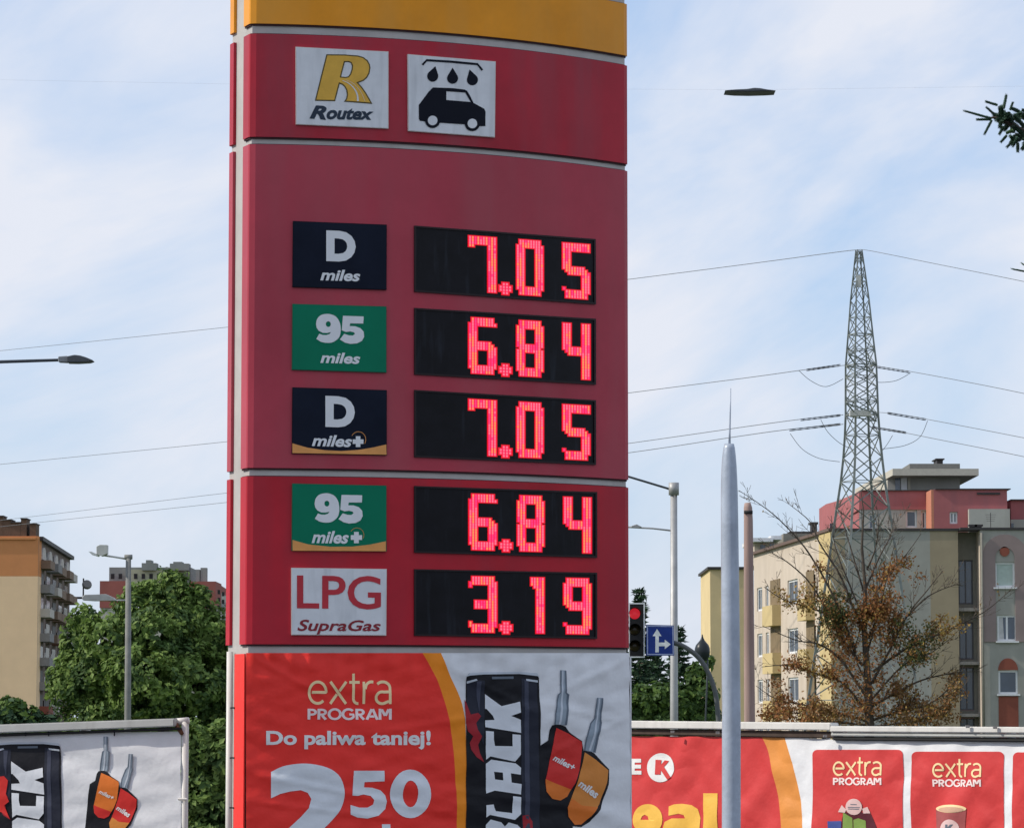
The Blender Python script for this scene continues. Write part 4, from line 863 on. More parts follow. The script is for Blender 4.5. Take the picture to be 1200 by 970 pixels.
def wire(name, px, label, d0, d1, rad=0.013):
    xs = [p[0] for p in px]; pts = []
    sp = spline(px, 8)
    x0, x1 = sp[0][0], sp[-1][0]
    for x, y in sp:
        t = (x - x0) / (x1 - x0); dd = 1 / ((1 / d0) * (1 - t) + (1 / d1) * t); pts.append(P(x, y, dd))
    bm = nb(); tube(bm, pts, rad, 4); return tag(obj(name, bm, m_wire, loc=pts[0]), label, 'power line', 'power line conductors on the lattice tower')
wire('overhead_wire', [(1006, 293), (985, 295), (880, 309), (740, 327), (500, 357), (270, 383), (0, 411), (-300, 440)], 'topmost power line running left from the tower peak', D, 260, .016)
wire('overhead_wire', [(1006, 293), (1020, 294), (1100, 310), (1200, 330), (1400, 372)], 'topmost power line running right from the tower peak', D, 110, .014)
wire('overhead_wire', [(990, 428), (945, 433), (880, 442), (740, 460), (500, 491), (270, 517), (0, 544), (-300, 574)], 'upper middle power line running left from the tower', D - 2, 258, .016)
wire('overhead_wire', [(1024, 429), (1065, 435), (1130, 447), (1200, 461), (1400, 503)], 'upper middle power line running right from the tower', D - 2, 108, .014)
wire('overhead_wire', [(988, 486), (940, 491), (880, 499), (740, 519), (500, 552), (270, 577), (30, 606), (-300, 644)], 'second lowest power line running left from the tower', D + 3, 420, .018)
wire('overhead_wire', [(988, 497), (925, 503), (860, 512), (740, 530), (500, 562), (270, 588), (45, 612), (-300, 650)], 'lowest power line running left from the tower', D - 3, 420, .018)
wire('overhead_wire', [(1026, 483), (1045, 484.5), (1085, 491), (1200, 513), (1400, 553)], 'second lowest power line running right from the tower', D + 3, 110, .014)
wire('overhead_wire', [(1018, 500), (1045, 504), (1100, 515), (1200, 535), (1400, 578)], 'lowest power line running right from the tower', D - 3, 105, .014)
for (xa, ya, xb, yb) in ((945, 433.5, 985, 427.8), (1028, 430, 1066, 436), (938, 492, 985, 486.5), (1040, 484, 1085, 491.5), (925, 504, 985, 497), (1022, 500.5, 1062, 507)):
    for dz in (0, 1.6):
        bm = nb(); n_ = 14; pts, rr = [], []
        for k in range(n_ + 1):
            t = k / n_; pts.append(P(xa + (xb - xa) * t, ya + dz + (yb - ya) * t - 0.8, D - 1.5)); rr.append(0.024 if k % 2 else 0.014)
        tube(bm, pts, rr, 5); obj('insulator_string', bm, m_ins, tw)
for jp in ([(936, 434), (950, 446), (968, 453), (988, 444)], [(1067, 437), (1050, 446), (1030, 448), (1026, 445)], [(962, 492), (970, 506), (984, 519), (1000, 527)], [(926, 508), (940, 526), (960, 537), (984, 541)], [(1087, 493), (1078, 512), (1060, 522), (1034, 526)], [(1046, 510), (1040, 520), (1034, 528)]):
    bm = nb(); tube(bm, [P(x, y, D - 1.6) for x, y in spline(jp, 5)], 0.015, 4); obj('jumper_loop', bm, m_wire, tw)

# ================================================================== BUILDINGS
def wall(bm, o, u, n, W_, H_, holes=(), dep=0.15, mi=0):
    """wall rectangle starting at o, along u (unit), up z, with rectangular openings (u0,u1,z0,z1) and reveals going inward (-n)"""
    o, u, n = Vector(o), Vector(u), Vector(n); Z = Vector((0, 0, 1))
    us = sorted({0, W_} | {h[0] for h in holes} | {h[1] for h in holes}); zs = sorted({0, H_} | {h[2] for h in holes} | {h[3] for h in holes})
    V_ = {}
    def vt(a, b):
        if (a, b) not in V_: V_[(a, b)] = bm.verts.new(o + u * a + Z * b)
        return V_[(a, b)]
    for a, b in zip(us, us[1:]):
        for c, d in zip(zs, zs[1:]):
            m_u, m_z = (a + b) / 2, (c + d) / 2
            if any(h[0] < m_u < h[1] and h[2] < m_z < h[3] for h in holes): continue
            bm.faces.new((vt(a, c), vt(b, c), vt(b, d), vt(a, d))).material_index = mi
    for a, b, c, d in holes:
        q = [o + u * a + Z * c, o + u * b + Z * c, o + u * b + Z * d, o + u * a + Z * d]; r = [p - n * dep for p in q]
        for i in range(4):
            bm.faces.new([bm.verts.new(p) for p in (q[i], r[i], r[(i + 1) % 4], q[(i + 1) % 4])]).material_index = mi
m_frm = M('window_frame_white', (0.72, 0.73, 0.74), 0.5, 0.05); m_pane = M('window_glass', (0.05, 0.075, 0.11), 0.12, 0.3, 0.5, spec=0.8); m_frd = M('window_frame_dark', (0.10, 0.10, 0.11), 0.5)
m_blind = M('window_blind', (0.42, 0.50, 0.46), 0.7, 0.1); m_curt = M('window_curtain', (0.5, 0.5, 0.5), 0.8, 0.15)
def window(par, o, u, n, h, mull=1, frame=None, pane=None, t=0.07, dep=0.12, curtain=False):
    o, u, n = Vector(o), Vector(u), Vector(n); Z = Vector((0, 0, 1)); a, b, c, d = h; bm = nb()
    q = lambda x, z, k: o + u * x + Z * z - n * k
    e = 0.004; a, b, c, d = a + e, b - e, c + e, d - e
    box(bm, q(a, c, dep), u * (b - a), n * 0.05, Z * t); box(bm, q(a, d - t, dep), u * (b - a), n * 0.05, Z * t)
    box(bm, q(a, c + t, dep), u * t, n * 0.05, Z * (d - c - 2 * t)); box(bm, q(b - t, c + t, dep), u * t, n * 0.05, Z * (d - c - 2 * t))
    for k in range(mull):
        x = a + (b - a) * (k + 1) / (mull + 1); box(bm, q(x - t / 2, c + t, dep), u * t, n * 0.045, Z * (d - c - 2 * t))
    f = obj('window', bm, frame or m_frm, par)
    bm = nb(); vs = [bm.verts.new(q(x, z, dep - 0.012)) for x, z in ((a + t, c + t), (b - t, c + t), (b - t, d - t), (a + t, d - t))]; bm.faces.new(vs)
    obj('pane', bm, pane or m_pane, f)
    if curtain:
        bm = nb(); vs = [bm.verts.new(q(x, z, dep - 0.016)) for x, z in ((a + t, c + t), (a + (b - a) * .35, c + t), (a + (b - a) * .30, d - t), (a + t, d - t))]; bm.faces.new(vs); obj('curtain', bm, m_curt, f)
    return f
X = lambda px, D_: P(px, 840, D_).x
Zp = lambda py, D_: P(600, py, D_).z

# ---- front right block ----
D = 160.0
m_grn = M('render_grey_green', (0.33, 0.325, 0.29), 0.9, 0.10, 0.8, 0.1, 15, dirt_or_glare=(0.26, 0.26, 0.23), dirt_or_glare_pos=0.6); m_tan = M('render_olive_tan', (0.32, 0.265, 0.18), 0.9, 0.10, 0.8, 0.1, 15); m_pk = M('render_mauve', (0.27, 0.21, 0.20), 0.9, 0.1, 0.8)
m_crm = M('render_cream', (0.56, 0.48, 0.40), 0.9, 0.08, 0.6, 0.1, 15, dirt_or_glare=(0.46, 0.38, 0.30), dirt_or_glare_pos=0.62); m_ylw = M('render_yellow', (0.55, 0.43, 0.22), 0.9, 0.08, 0.6); m_brk = M('brick_red_render', (0.24, 0.075, 0.05), 0.85, 0.12, 2); m_cap = M('roof_flashing', (0.05, 0.045, 0.045), 0.6)
m_rec = M('render_recess', (0.22, 0.21, 0.18), 0.9, 0.1)
x0, x1, x2, x3, x4 = [X(v, D) for v in (978, 992, 1092, 1125, 1149.5)]; x5 = X(1290, D); zr = Zp(622, D)
b1 = thing('apartment_block', ((x0 + x5) / 2, D + 6, 0), 'four storey grey-green and cream apartment block behind the bare autumn tree', 'building')
U, Nf = Vector((1, 0, 0)), Vector((0, -1, 0))
for xa, xb, mt in ((x0, x1, m_tan), (x1, x2, m_grn), (x2, x3, m_tan)):
    bm = nb(); wall(bm, (xa, D, 0), U, Nf, xb - xa, zr); obj('wall', bm, mt, b1)
# recessed stair strip
ho = [(X(1128, D) - x3, X(1145, D) - x3, Zp(b, D), Zp(a, D)) for a, b in ((655, 707), (728, 772), (781, 832), (841, 868))]
bm = nb(); wall(bm, (x3, D + 0.9, 0), U, Nf, x4 - x3, zr, ho); obj('wall', bm, m_rec, b1)
for h in ho: window(b1, (x3, D + 0.9, 0), U, Nf, h, 1, m_frd, None, 0.06)
for yy in (713, 776, 837):
    z = Zp(yy, D); bm = nb(); abox(bm, x3 + .01, x4 - .01, D + .3, D + .89, z - .1, z + .05); obj('balcony_slab', bm, m_conc, b1)
bm = nb(); box(bm, (x3 - .003, D + .01, 0), (0, .9, 0), (-.2, 0, 0), (0, 0, zr - .01)); obj('wall', bm, m_tan, b1)
bm = nb(); box(bm, (x4, D - .3, 0), (0, 1.2, 0), (.25, 0, 0), (0, 0, zr - .01)); obj('wall', bm, m_crm, b1)
Dx = D - .35; xs4 = x4 + .02
hw_ = [(1168, 1191.6, 658.5, 688), (1170, 1193, 720.5, 751), (1170.5, 1193.5, 785, 813)]
hw_ += [(a + 68, b + 68, c, d) for a, b, c, d in hw_]
ho = [(X(a, Dx) - xs4, X(b, Dx) - xs4, Zp(d, Dx), Zp(c, Dx)) for a, b, c, d in hw_]
bm = nb(); wall(bm, (xs4, Dx, 0), U, Nf, x5 - xs4, zr + .02, ho); obj('wall', bm, m_grn, b1)
for k, h in enumerate(ho):
    window(b1, (xs4, Dx, 0), U, Nf, h, 0 if k % 3 != 1 else 1, None, m_blind if k % 3 == 0 else None, 0.09, curtain=k % 3 == 1)
    bm = nb(); abox(bm, xs4 + h[0] - .08, xs4 + h[1] + .08, Dx - .12, Dx - .004, h[2] - .07, h[2]); obj('window_sill', bm, m_frm, b1)
def arch(bm, xc, D_, zt_, zb, ro, ri, th, legs=True):
    pts_o = [(xc + ro * math.cos(a), zt_ - ro + ro * math.sin(a)) for a in [math.pi * k / 14 for k in range(15)]]
    pts_i = [(xc + ri * math.cos(a), zt_ - ro + ri * math.sin(a)) for a in [math.pi * k / 14 for k in range(15)]]
    pts_o = [(xc + ro, zb)] + pts_o + [(xc - ro, zb)]; pts_i = [(xc + ri, zb)] + pts_i + [(xc - ri, zb)]
    for i in range(len(pts_o) - 1):
        q = [pts_o[i], pts_o[i + 1], pts_i[i + 1], pts_i[i]]; prism(bm, [Vector((x, D_, z)) for x, z in q], (0, -th, 0))
for dx in (0, 68):
    xc = X(1180 + dx, Dx); r0 = (X(1207, Dx) - X(1153, Dx)) / 2
    bm = nb(); arch(bm, xc, Dx, Zp(626, Dx), Zp(752, Dx), r0, r0 - .62, .05); obj('arch_surround', bm, m_pk, b1)
    bm = nb(); c_ = Vector((X(1179.6 + dx, Dx), Dx, Zp(646, Dx))); tube(bm, [c_, c_ + Vector((0, -.05, 0))], .23, 20); obj('round_plaque', bm, m_brk, b1)
    bm = nb(); xa, xb = X(1170.5 + dx, Dx), X(1193.5 + dx, Dx); xm = (xa + xb) / 2; rr = (xb - xa) / 2; zc = Zp(785, Dx) + .01
    prism(bm, [Vector((xm + rr * math.cos(math.pi * k / 14), Dx, zc + rr * 1.2 * math.sin(math.pi * k / 14))) for k in range(15)], (0, -.04, 0)); obj('arch_panel', bm, m_brk, b1)
    bm = nb(); abox(bm, xa, xb, Dx - .03, Dx, Zp(880, Dx), Zp(815.5, Dx)); obj('red_panel', bm, m_brk, b1)
bm = nb(); abox(bm, x0 - .05, x3 + .05, D - .06, D + 1.2, zr + .004, zr + .12); abox(bm, x3 + .06, x5, D - .42, D + 1.2, zr + .025, zr + .14); obj('roof_edge', bm, m_cap, b1)
bm = nb(); abox(bm, x0 + .3, x5, D + 1.25, D + 22, zr - .6, zr - .2); obj('roof', bm, m_conc, b1)
for px in (1140, 1147):
    c_ = P(px, 620, D + 2); bm = nb(); abox(bm, c_.x - .14, c_.x + .14, D + 2, D + 2.3, zr - .3, zr + .32); abox(bm, c_.x - .2, c_.x + .2, D + 1.95, D + 2.35, zr + .33, zr + .42); obj('roof_vent', bm, m_cap, b1)
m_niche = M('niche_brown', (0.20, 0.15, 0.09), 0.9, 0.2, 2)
bm = nb(); tube(bm, [Vector((X(1152.5, Dx), Dx - .09, 0)), Vector((X(1152.5, Dx), Dx - .09, zr - .1))], .055, 8); obj('downpipe', bm, m_rec, b1, True)
for px, hh in ((1010, 1.3), (1161, 1.1), (1046, .8)):
    c_ = P(px, 620, D + 4); bm = nb(); tube(bm, [Vector((c_.x, D + 4, zr - .3)), Vector((c_.x, D + 4, zr + hh))], .02, 4)
    for q in range(4): tube(bm, [Vector((c_.x - .25 + q * .02, D + 4, zr + hh - .1 - q * .1)), Vector((c_.x + .25 - q * .02, D + 4, zr + hh - .1 - q * .1))], .01, 4)
    obj('roof_aerial', bm, m_cap, b1)
# left lit facade, receding
near = Vector((x0, D, 0)); far = P(884.5, 840, D * 218 / 189.5); far.z = 0
Lv = far - near; LL = Lv.length; u2 = Lv.normalized(); n2_ = Vector((u2.y, -u2.x, 0))
if n2_.dot(Vector((0, 0, 0)) - near) < 0: n2_ = -n2_
def uat(px):          # distance along the facade where the photo column crosses it
    d = ray(px, 840); d2 = Vector((d.x, d.y)); a = Vector((near.x, near.y)); b = Vector((u2.x, u2.y))
    den = b.x * -d2.y + b.y * d2.x; return (a.x * d2.y - a.y * d2.x) / den
zf = lambda px, py: P(px, py, (near + u2 * uat(px)).y).z
st = 3.55 if False else None
zs_ = [(Zp(668, D * 1.1), Zp(705, D * 1.1))]
rows = [(9.55, 11.0), (6.75, 8.25), (3.95, 5.4), (1.2, 2.6)]
rows = []
zw1, zw0 = zf(905, 685), zf(905, 713); gap = zf(905, 685) - zf(905, 740)
for k in range(4): rows.append((zw0 - gap * k, zw1 - gap * k))
cols = [(uat(894), uat(888)), (uat(901.5), uat(898)), (uat(936), uat(924)), (uat(957), uat(950)), (uat(973), uat(965))]
cols = [(min(a, b), max(a, b)) for a, b in cols]
ho = [(a, b, max(.1, c), d) for a, b in cols for c, d in rows if d > .5]
bm = nb(); wall(bm, near, u2, n2_, LL, zr - .01, ho)
obj('wall', bm, m_crm, b1)
for h in ho: window(b1, near, u2, n2_, h, 1, None, None, 0.10)
for pa, pb in ((916, 904), (956, 946)):
    a, b = sorted((uat(pa), uat(pb)))
    for k, (c, d) in enumerate(rows):
        z0_ = c - 0.95
        bm = nb(); box(bm, near + u2 * a + n2_ * .004 + Vector((0, 0, z0_)), u2 * (b - a), n2_ * .45, Vector((0, 0, 1.05))); obj('balcony', bm, m_ylw, b1)
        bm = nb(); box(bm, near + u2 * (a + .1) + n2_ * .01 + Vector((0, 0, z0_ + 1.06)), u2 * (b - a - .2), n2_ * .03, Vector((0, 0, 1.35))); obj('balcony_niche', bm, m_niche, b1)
a, b = uat(977), uat(966); a, b = min(a, b), max(a, b)
bm = nb(); box(bm, near + u2 * .02 + n2_ * .01, u2 * (b + .4), n2_ * .12, (0, 0, zr - .03)); obj('pilaster', bm, m_ylw, b1)
bm = nb(); box(bm, near + n2_ * .2 + Vector((0, 0, zr)), u2 * LL, -n2_ * .9, (0, 0, .14)); obj('roof_edge', bm, M('roof_edge_brown', (0.14, 0.09, 0.07), 0.6), b1)
# rooftop rooms at the far end
Dp = 172
def rbox(par, name, xa, xb, yt, yb, D_, dep, mat):
    bm = nb(); a, b = P(xa, yt, D_), P(xb, yb, D_); abox(bm, a.x, b.x, D_, D_ + dep, b.z, a.z); return obj(name, bm, mat, par)
Dp = 186
rbox(b1, 'roof_room', 884, 912, 636, 662, Dp, 5, m_crm); rbox(b1, 'roof_slab', 880, 906, 630, 634.5, Dp - 1, 7, m_frm); rbox(b1, 'roof_slab', 903, 916, 627.5, 632, Dp - .6, 7, m_frm)
rbox(b1, 'roof_hump', 918, 972, 625, 650, Dp + 2, 8, m_rec); rbox(b1, 'roof_hump', 925, 966, 622.5, 624.9, Dp + 2.2, 7, m_cap); rbox(b1, 'chimney', 951, 957.5, 614, 622.4, Dp + 3, 1, m_cap); rbox(b1, 'chimney', 949.5, 959, 611.5, 613.8, Dp + 2.9, 1.2, m_cap)
rbox(b1, 'roof_room_window', 891, 897, 638, 648, Dp - .06, .05, m_pane); rbox(b1, 'roof_room_window', 902, 907, 637, 648, Dp - .06, .05, m_pane)
# yellow end block
Dy = 200; b2_ = thing('yellow_block', (X(852, Dy), Dy + 5, 0), 'plain pale yellow end wall of a block, seen left of the grey pole', 'building')
bm = nb(); xa, xb = X(833, Dy), X(884, Dy); z_ = Zp(667, Dy); abox(bm, xa, xb, Dy, Dy + 10, 0, z_); obj('wall', bm, M('render_pale_yellow', (0.66, 0.52, 0.29), 0.9, 0.08, 0.6), b2_)
bm = nb(); abox(bm, xa - .15, xb + .1, Dy - .15, Dy + 10.1, z_ + .003, z_ + .15); obj('roof_edge', bm, m_cap, b2_)
rbox(b2_, 'chimney', 835, 843, 664.5, 666.9, Dy + 1, 1, m_cap); 
for yy in (700, 760, 820): window(b2_, (xa, Dy - .14, 0), U, Nf, (X(846, Dy) - xa, X(852, Dy) - xa, Zp(yy + 22, Dy), Zp(yy, Dy)), 0)

# ---- red roofed block behind ----
D = 240.0
m_rr = M('render_red', (0.38, 0.125, 0.13), 0.85, 0.12, 0.5, 0.1, 10, dirt_or_glare=(0.32, 0.12, 0.13), dirt_or_glare_pos=0.6); m_rg = M('render_light_grey', (0.40, 0.39, 0.36), 0.9, 0.1, 0.5, dirt_or_glare=(0.32, 0.31, 0.28)); m_slab = M('slab_pale', (0.50, 0.47, 0.40), 0.8, 0.08)
b3 = thing('red_block', (X(1085, D), D + 8, 0), 'red and light grey terraced apartment block with flat overhanging roof behind the cream block', 'building')
xa = X(1009, D); Hred = Zp(575, D); zg = Zp(597, D)
wl = [(1064, 1077, 597.5, 618), (1082, 1088, 598.5, 620), (1091, 1095.5, 598.5, 622), (1020, 1030, 602, 620)]
ho = [(X(a, D) - xa, X(b, D) - xa, Zp(d, D), Zp(c, D)) for a, b, c, d in wl]
bm = nb(); wall(bm, (xa, D, 0), U, Nf, X(1096, D) - xa, zg, ho, .3); obj('wall', bm, m_rg, b3)
for h in ho: window(b3, (xa, D, 0), U, Nf, h, 0, m_frm, None, .12, .25)
bm = nb(); abox(bm, xa, X(1096, D), D - .05, D + 8, zg + .002, Hred); obj('red_parapet', bm, m_rr, b3)
Db = D - 3; xa = X(1097, Db); xe = X(1183.5, Db)
h = (X(1115.6, Db) - xa, X(1125, Db) - xa, Zp(613.5, Db), Zp(599.6, Db))
bm = nb(); wall(bm, (xa, Db, 0), U, Nf, xe - xa, Zp(573.5, Db), [h], .3); obj('wall', bm, m_rr, b3); window(b3, (xa, Db, 0), U, Nf, h, 1, m_frm, None, .12, .2)
bm = nb(); abox(bm, X(1094, Db), xa - .002, Db, Db + 3.1, 0, Zp(573.5, Db) - .01); obj('wall', bm, M('render_red_lit', (0.50, 0.20, 0.13), 0.85, 0.1), b3)  # sunlit edge of the red wall, its brightness put into the colour
bm = nb(); abox(bm, xa, xe, Db + .31, Db + 14, 0, Zp(573.5, Db) - .02); obj('wall', bm, m_rr, b3)
rbox(b3, 'grey_bay', 1135.5, 1184, 596.2, 640, Db - .6, .55, m_rg)
rbox(b3, 'wall', 1184.5, 1290, 586, 608.3, D, 10, m_rr); rbox(b3, 'wall', 1184.5, 1290, 608.5, 660, D - .4, 10, m_rg); rbox(b3, 'window', 1185, 1188, 613, 621, D - .5, .09, m_pane)
rbox(b3, 'roof_edge', 1145, 1172, 577, 579.2, Db - .1, .09, m_cap)
rbox(b3, 'roof_edge', 1096, 1184.5, 572.2, 573.3, Db - .15, 14, m_cap); rbox(b3, 'roof_edge', 1184.6, 1290, 584.8, 585.9, D - .2, 10, m_cap); rbox(b3, 'roof_edge', 1009, 1095.8, 573.9, 574.9, D - .2, 8, m_cap)
# left stepped lit faces
def wedge(par, name, pa, pb, yt_a, yt_b, Da, Dbb, mat, th=1.0, zb=0):
    a, b = P(pa, yt_a, Da), P(pb, yt_b, Dbb); bm = nb()
    prism(bm, [Vector((a.x, a.y, zb)), Vector((b.x, b.y, zb)), b, a], Vector((0, th, 0))); return obj(name, bm, mat, par)
wedge(b3, 'wall', 982, 1009, 586.5, 575, 256, D, m_rr, 6); wedge(b3, 'wall', 968, 982, 590.5, 586.6, 264, 256.2, m_rr, 6)
rbox(b3, 'window', 972.5, 977.5, 613, 623, 255.9, .1, m_pane)
Dh = D + 4
rbox(b3, 'penthouse', 1040, 1125, 556, 580, Dh, 8, m_rg); rbox(b3, 'roof_slab', 1046, 1147, 549, 557, Dh - 2.4, 14, m_slab); rbox(b3, 'upper_roof', 1066, 1125, 543.2, 548.8, Dh + 2, 6, M('roof_grey', (0.17, 0.17, 0.16), 0.85)); rbox(b3, 'chimney', 1098, 1105, 538.5, 543, Dh + 3, 2, m_cap); rbox(b3, 'chimney_cap', 1096.5, 1107, 537, 538.3, Dh + 2.8, 2.4, m_cap)
a, b = P(1046, 549, Dh - 2.4), P(1002, 573, Dh + 12); bm = nb()
prism(bm, [a, b, b - Vector((0, 0, .5)), a - Vector((0, 0, .48))], Vector((3.0, 6, 0))); obj('roof_slab', bm, m_slab, b3)
for pa, pb, m_ in ((1049, 1055, m_pane), (1056, 1063, m_frm), (1064, 1067, m_slab)): rbox(b3, 'penthouse_window', pa, pb, 557.5, 574, Dh - .08, .06, m_)
wedge(b3, 'penthouse_wall', 1012, 1040, 567, 558.5, Dh + 9, Dh, m_slab, 4, Zp(576, Dh))

# ---- left tall block ----
D = 427.0
m_or = M('render_orange', (0.60, 0.25, 0.10), 0.9, 0.08, 0.3, 0.1, 8); m_crl = M('render_sand', (0.82, 0.58, 0.36), 0.9, 0.06, 0.3, 0.1, 8); m_side = M('facade_grey_brown', (0.19, 0.145, 0.125), 0.9, 0.25, 0.6)
b4 = thing('tall_block', (X(20, D), D + 20, 0), 'tall sand coloured apartment block with an orange top and balconies down its side', 'building')
xa, xb = X(-120, D), X(42.5, D); zt_ = Zp(628, D); zo = Zp(675, D)
bm = nb(); abox(bm, xa, xb, D, D + 3, 0, zo); obj('wall', bm, m_crl, b4)
bm = nb(); abox(bm, xa, xb, D, D + 3, zo + .01, zt_); obj('wall', bm, m_or, b4)
bm = nb(); abox(bm, xa, xb - .3, D - .25, D - .01, Zp(632, D), Zp(629.5, D)); obj('roof_edge', bm, m_or, b4)
nr_ = Vector((xb, D, 0)); fr_ = P(80, 840, D * 1.125); fr_.z = 0; Lv = fr_ - nr_; LL4 = Lv.length; u4 = Lv.normalized(); n4 = Vector((u4.y, -u4.x, 0))
if n4.dot(Vector((0, 0, 0)) - nr_) < 0: n4 = -n4
bm = nb(); box(bm, nr_ + u4 * 3.05 , u4 * (LL4 - 3.05), -n4 * 10, Vector((0, 0, zt_ - .5))); box(bm, nr_ + Vector((.01, .01, 0)), u4 * 3.03, -n4 * .05, Vector((0, 0, zt_ - .5))); obj('side_wall', bm, m_side, b4)
bm = nb(); box(bm, nr_ + n4 * .5 + u4 * 1.2 + Vector((0, 0, zt_ - .48)), u4 * LL4, -n4 * 10, Vector((0, 0, .5))); obj('roof_edge', bm, m_cap, b4)
m_bals = [M('balcony_pale', (0.50, 0.46, 0.42), 0.8, .1), M('balcony_rust', (0.22, 0.07, 0.05), 0.8, .2), M('balcony_grey', (0.24, 0.23, 0.23), 0.8, .1), M('balcony_brown', (0.22, 0.15, 0.11), 0.8, .1)]
rg = random.Random(5); fl = 3.05; nfl = int((zt_ - 1) / fl); m_dk = M('balcony_opening', (0.02, 0.018, 0.02), 0.5)
for f_ in range(nfl):
    z = zt_ - 1.3 - fl * (f_ + 1) + .4
    for c_ in range(5):
        a = 2.5 + c_ * (LL4 - 3) / 5; wd = (LL4 - 3) / 5 - 3.2
        o_ = nr_ + u4 * a + Vector((0, 0, z))
        bm = nb(); box(bm, o_ + n4 * .05, u4 * wd, n4 * (1.3 + .2 * (c_ % 2)), (0, 0, 1.05)); obj('balcony', bm, m_bals[rg.choice((0, 3, 1, 2, 3, 2))], b4)
        bm = nb(); box(bm, o_ + n4 * .02 + Vector((0, 0, 1.1)), u4 * wd * .8, n4 * .05, (0, 0, 1.4)); obj('window', bm, m_dk if rg.random() < .6 else m_pane, b4)
        bm = nb(); box(bm, o_ + u4 * (wd + .3) + n4 * .02 + Vector((0, 0, .3)), u4 * 1.6, n4 * .12, (0, 0, 1.5)); obj('window', bm, m_bals[0] if rg.random() < .5 else m_dk, b4)
        if f_ == 0:
            bm = nb(); oo = o_ + u4 * (wd / 2) + Vector((0, 0, 1.2)); prism(bm, [oo + u4 * (wd * .45 * math.cos(math.pi * k / 8)) + Vector((0, 0, 1.6 * math.sin(math.pi * k / 8))) for k in range(9)], n4 * .3); obj('arch_gable', bm, m_bals[0], b4)
for k, (f1, f2) in enumerate(((1, .3), (3, .2), (4, .1))):
    z = zt_ - 6 - k * 5.2; bm = nb(); oo = fr_ + Vector((0, 0, z)); box(bm, oo, n4 * 2.0, u4 * .3, (0, 0, .3)); box(bm, oo + n4 * 1.8 + Vector((0, 0, .3)), n4 * .2, u4 * .2, (0, 0, 2.6)); obj('balcony_rail', bm, m_cap, b4)
oo = fr_ + n4 * 2.4 + Vector((0, 0, zt_ - 4.0)); bm = nb(); tube(bm, [oo, oo + Vector((0.1, -.4, .1))], [.7, .55], 14); obj('satellite_dish', bm, m_bals[2], b4)
for x_a, x_b, yt in ((-10, 3.5, 605), (3.5, 13, 609.5), (13, 24, 612.5), (24.5, 31, 608), (35, 42, 614)):
    rbox(b4, 'chimney', x_a, x_b, yt, 628.2, D + 1.2, 3, M('chimney_brown', (0.13, 0.085, 0.06), 0.9, .15)); rbox(b4, 'chimney_cap', x_a - .8, x_b + .8, yt - 1.2, yt - .1, D + 1.0, 3.4, m_cap)
rbox(b4, 'roof_room', -60, 22, 618, 628.1, D + 4.3, 3, M('roof_room_brown', (0.24, 0.10, 0.05), .9, .1))
# ---- distant block behind the green tree ----
D = 600.0
m_b5 = M('parapet_red_brown', (0.30, 0.10, 0.085), 0.9, 0.1, .3); m_b5g = M('block_grey', (0.23, 0.24, 0.23), 0.9, .12, .3); m_b5l = M('block_pale', (0.45, 0.43, 0.38), 0.9, .1, .3); m_b5y = M('block_yellow_grey', (0.36, 0.36, 0.26), 0.9, .1, .3)
b5 = thing('distant_block', (X(185, D), D + 10, 0), 'distant grey block with red-brown parapets rising behind the crown of the green tree', 'building')
rbox(b5, 'parapet', 117, 147, 680.5, 712, D - 2, 12, m_b5); rbox(b5, 'parapet', 222, 252.5, 681, 713, D - 2, 12, m_b5); rbox(b5, 'wall', 117.5, 252, 712.3, 838, D - 1.8, 12, m_b5l)
rbox(b5, 'wall', 128, 223, 664.5, 705, D + 4, 12, m_b5g); rbox(b5, 'wall', 150, 206, 667, 705, D + 3, .9, m_b5y)
for xa_, xb_, yt in ((166, 183, 659.5), (199, 221, 660), (171, 177, 656), (203, 213, 658)): rbox(b5, 'roof_room', xa_, xb_, yt, 668, D + 2 + xa_ * .001, 4, m_b5g)
for xa_, xb_, yt in ((229.5, 234, 667), (235, 242, 665)): rbox(b5, 'chimney', xa_, xb_, yt, 681.5, D + xa_ * .01, 2, m_b5g)
for k in range(5):
    wedge(b5, 'side_wall', 252.6, 270, 681.5 + k * 9 + .1, 693 + k * 8.2, D - 2, D * 1.09 - 2, [m_b5, m_b5l, m_b5g, m_b5l, m_b5g][k], 1 - k * .1, Zp(700 + k * 9, D) if k < 4 else 0)
for k in range(4):
    for j in range(3): rbox(b5, 'window', 255 + j * 5, 258 + j * 5, 691 + k * 9 + j * 2.3, 696 + k * 9 + j * 2.3, D - 3 - j * .2, .2, m_dk)
for j in range(10): rbox(b5, 'window', 130 + j * 9, 134 + j * 9, 672, 678, D + 2.9 if 150 < 130 + j * 9 < 203 else D + 3.9, .05, m_dk)

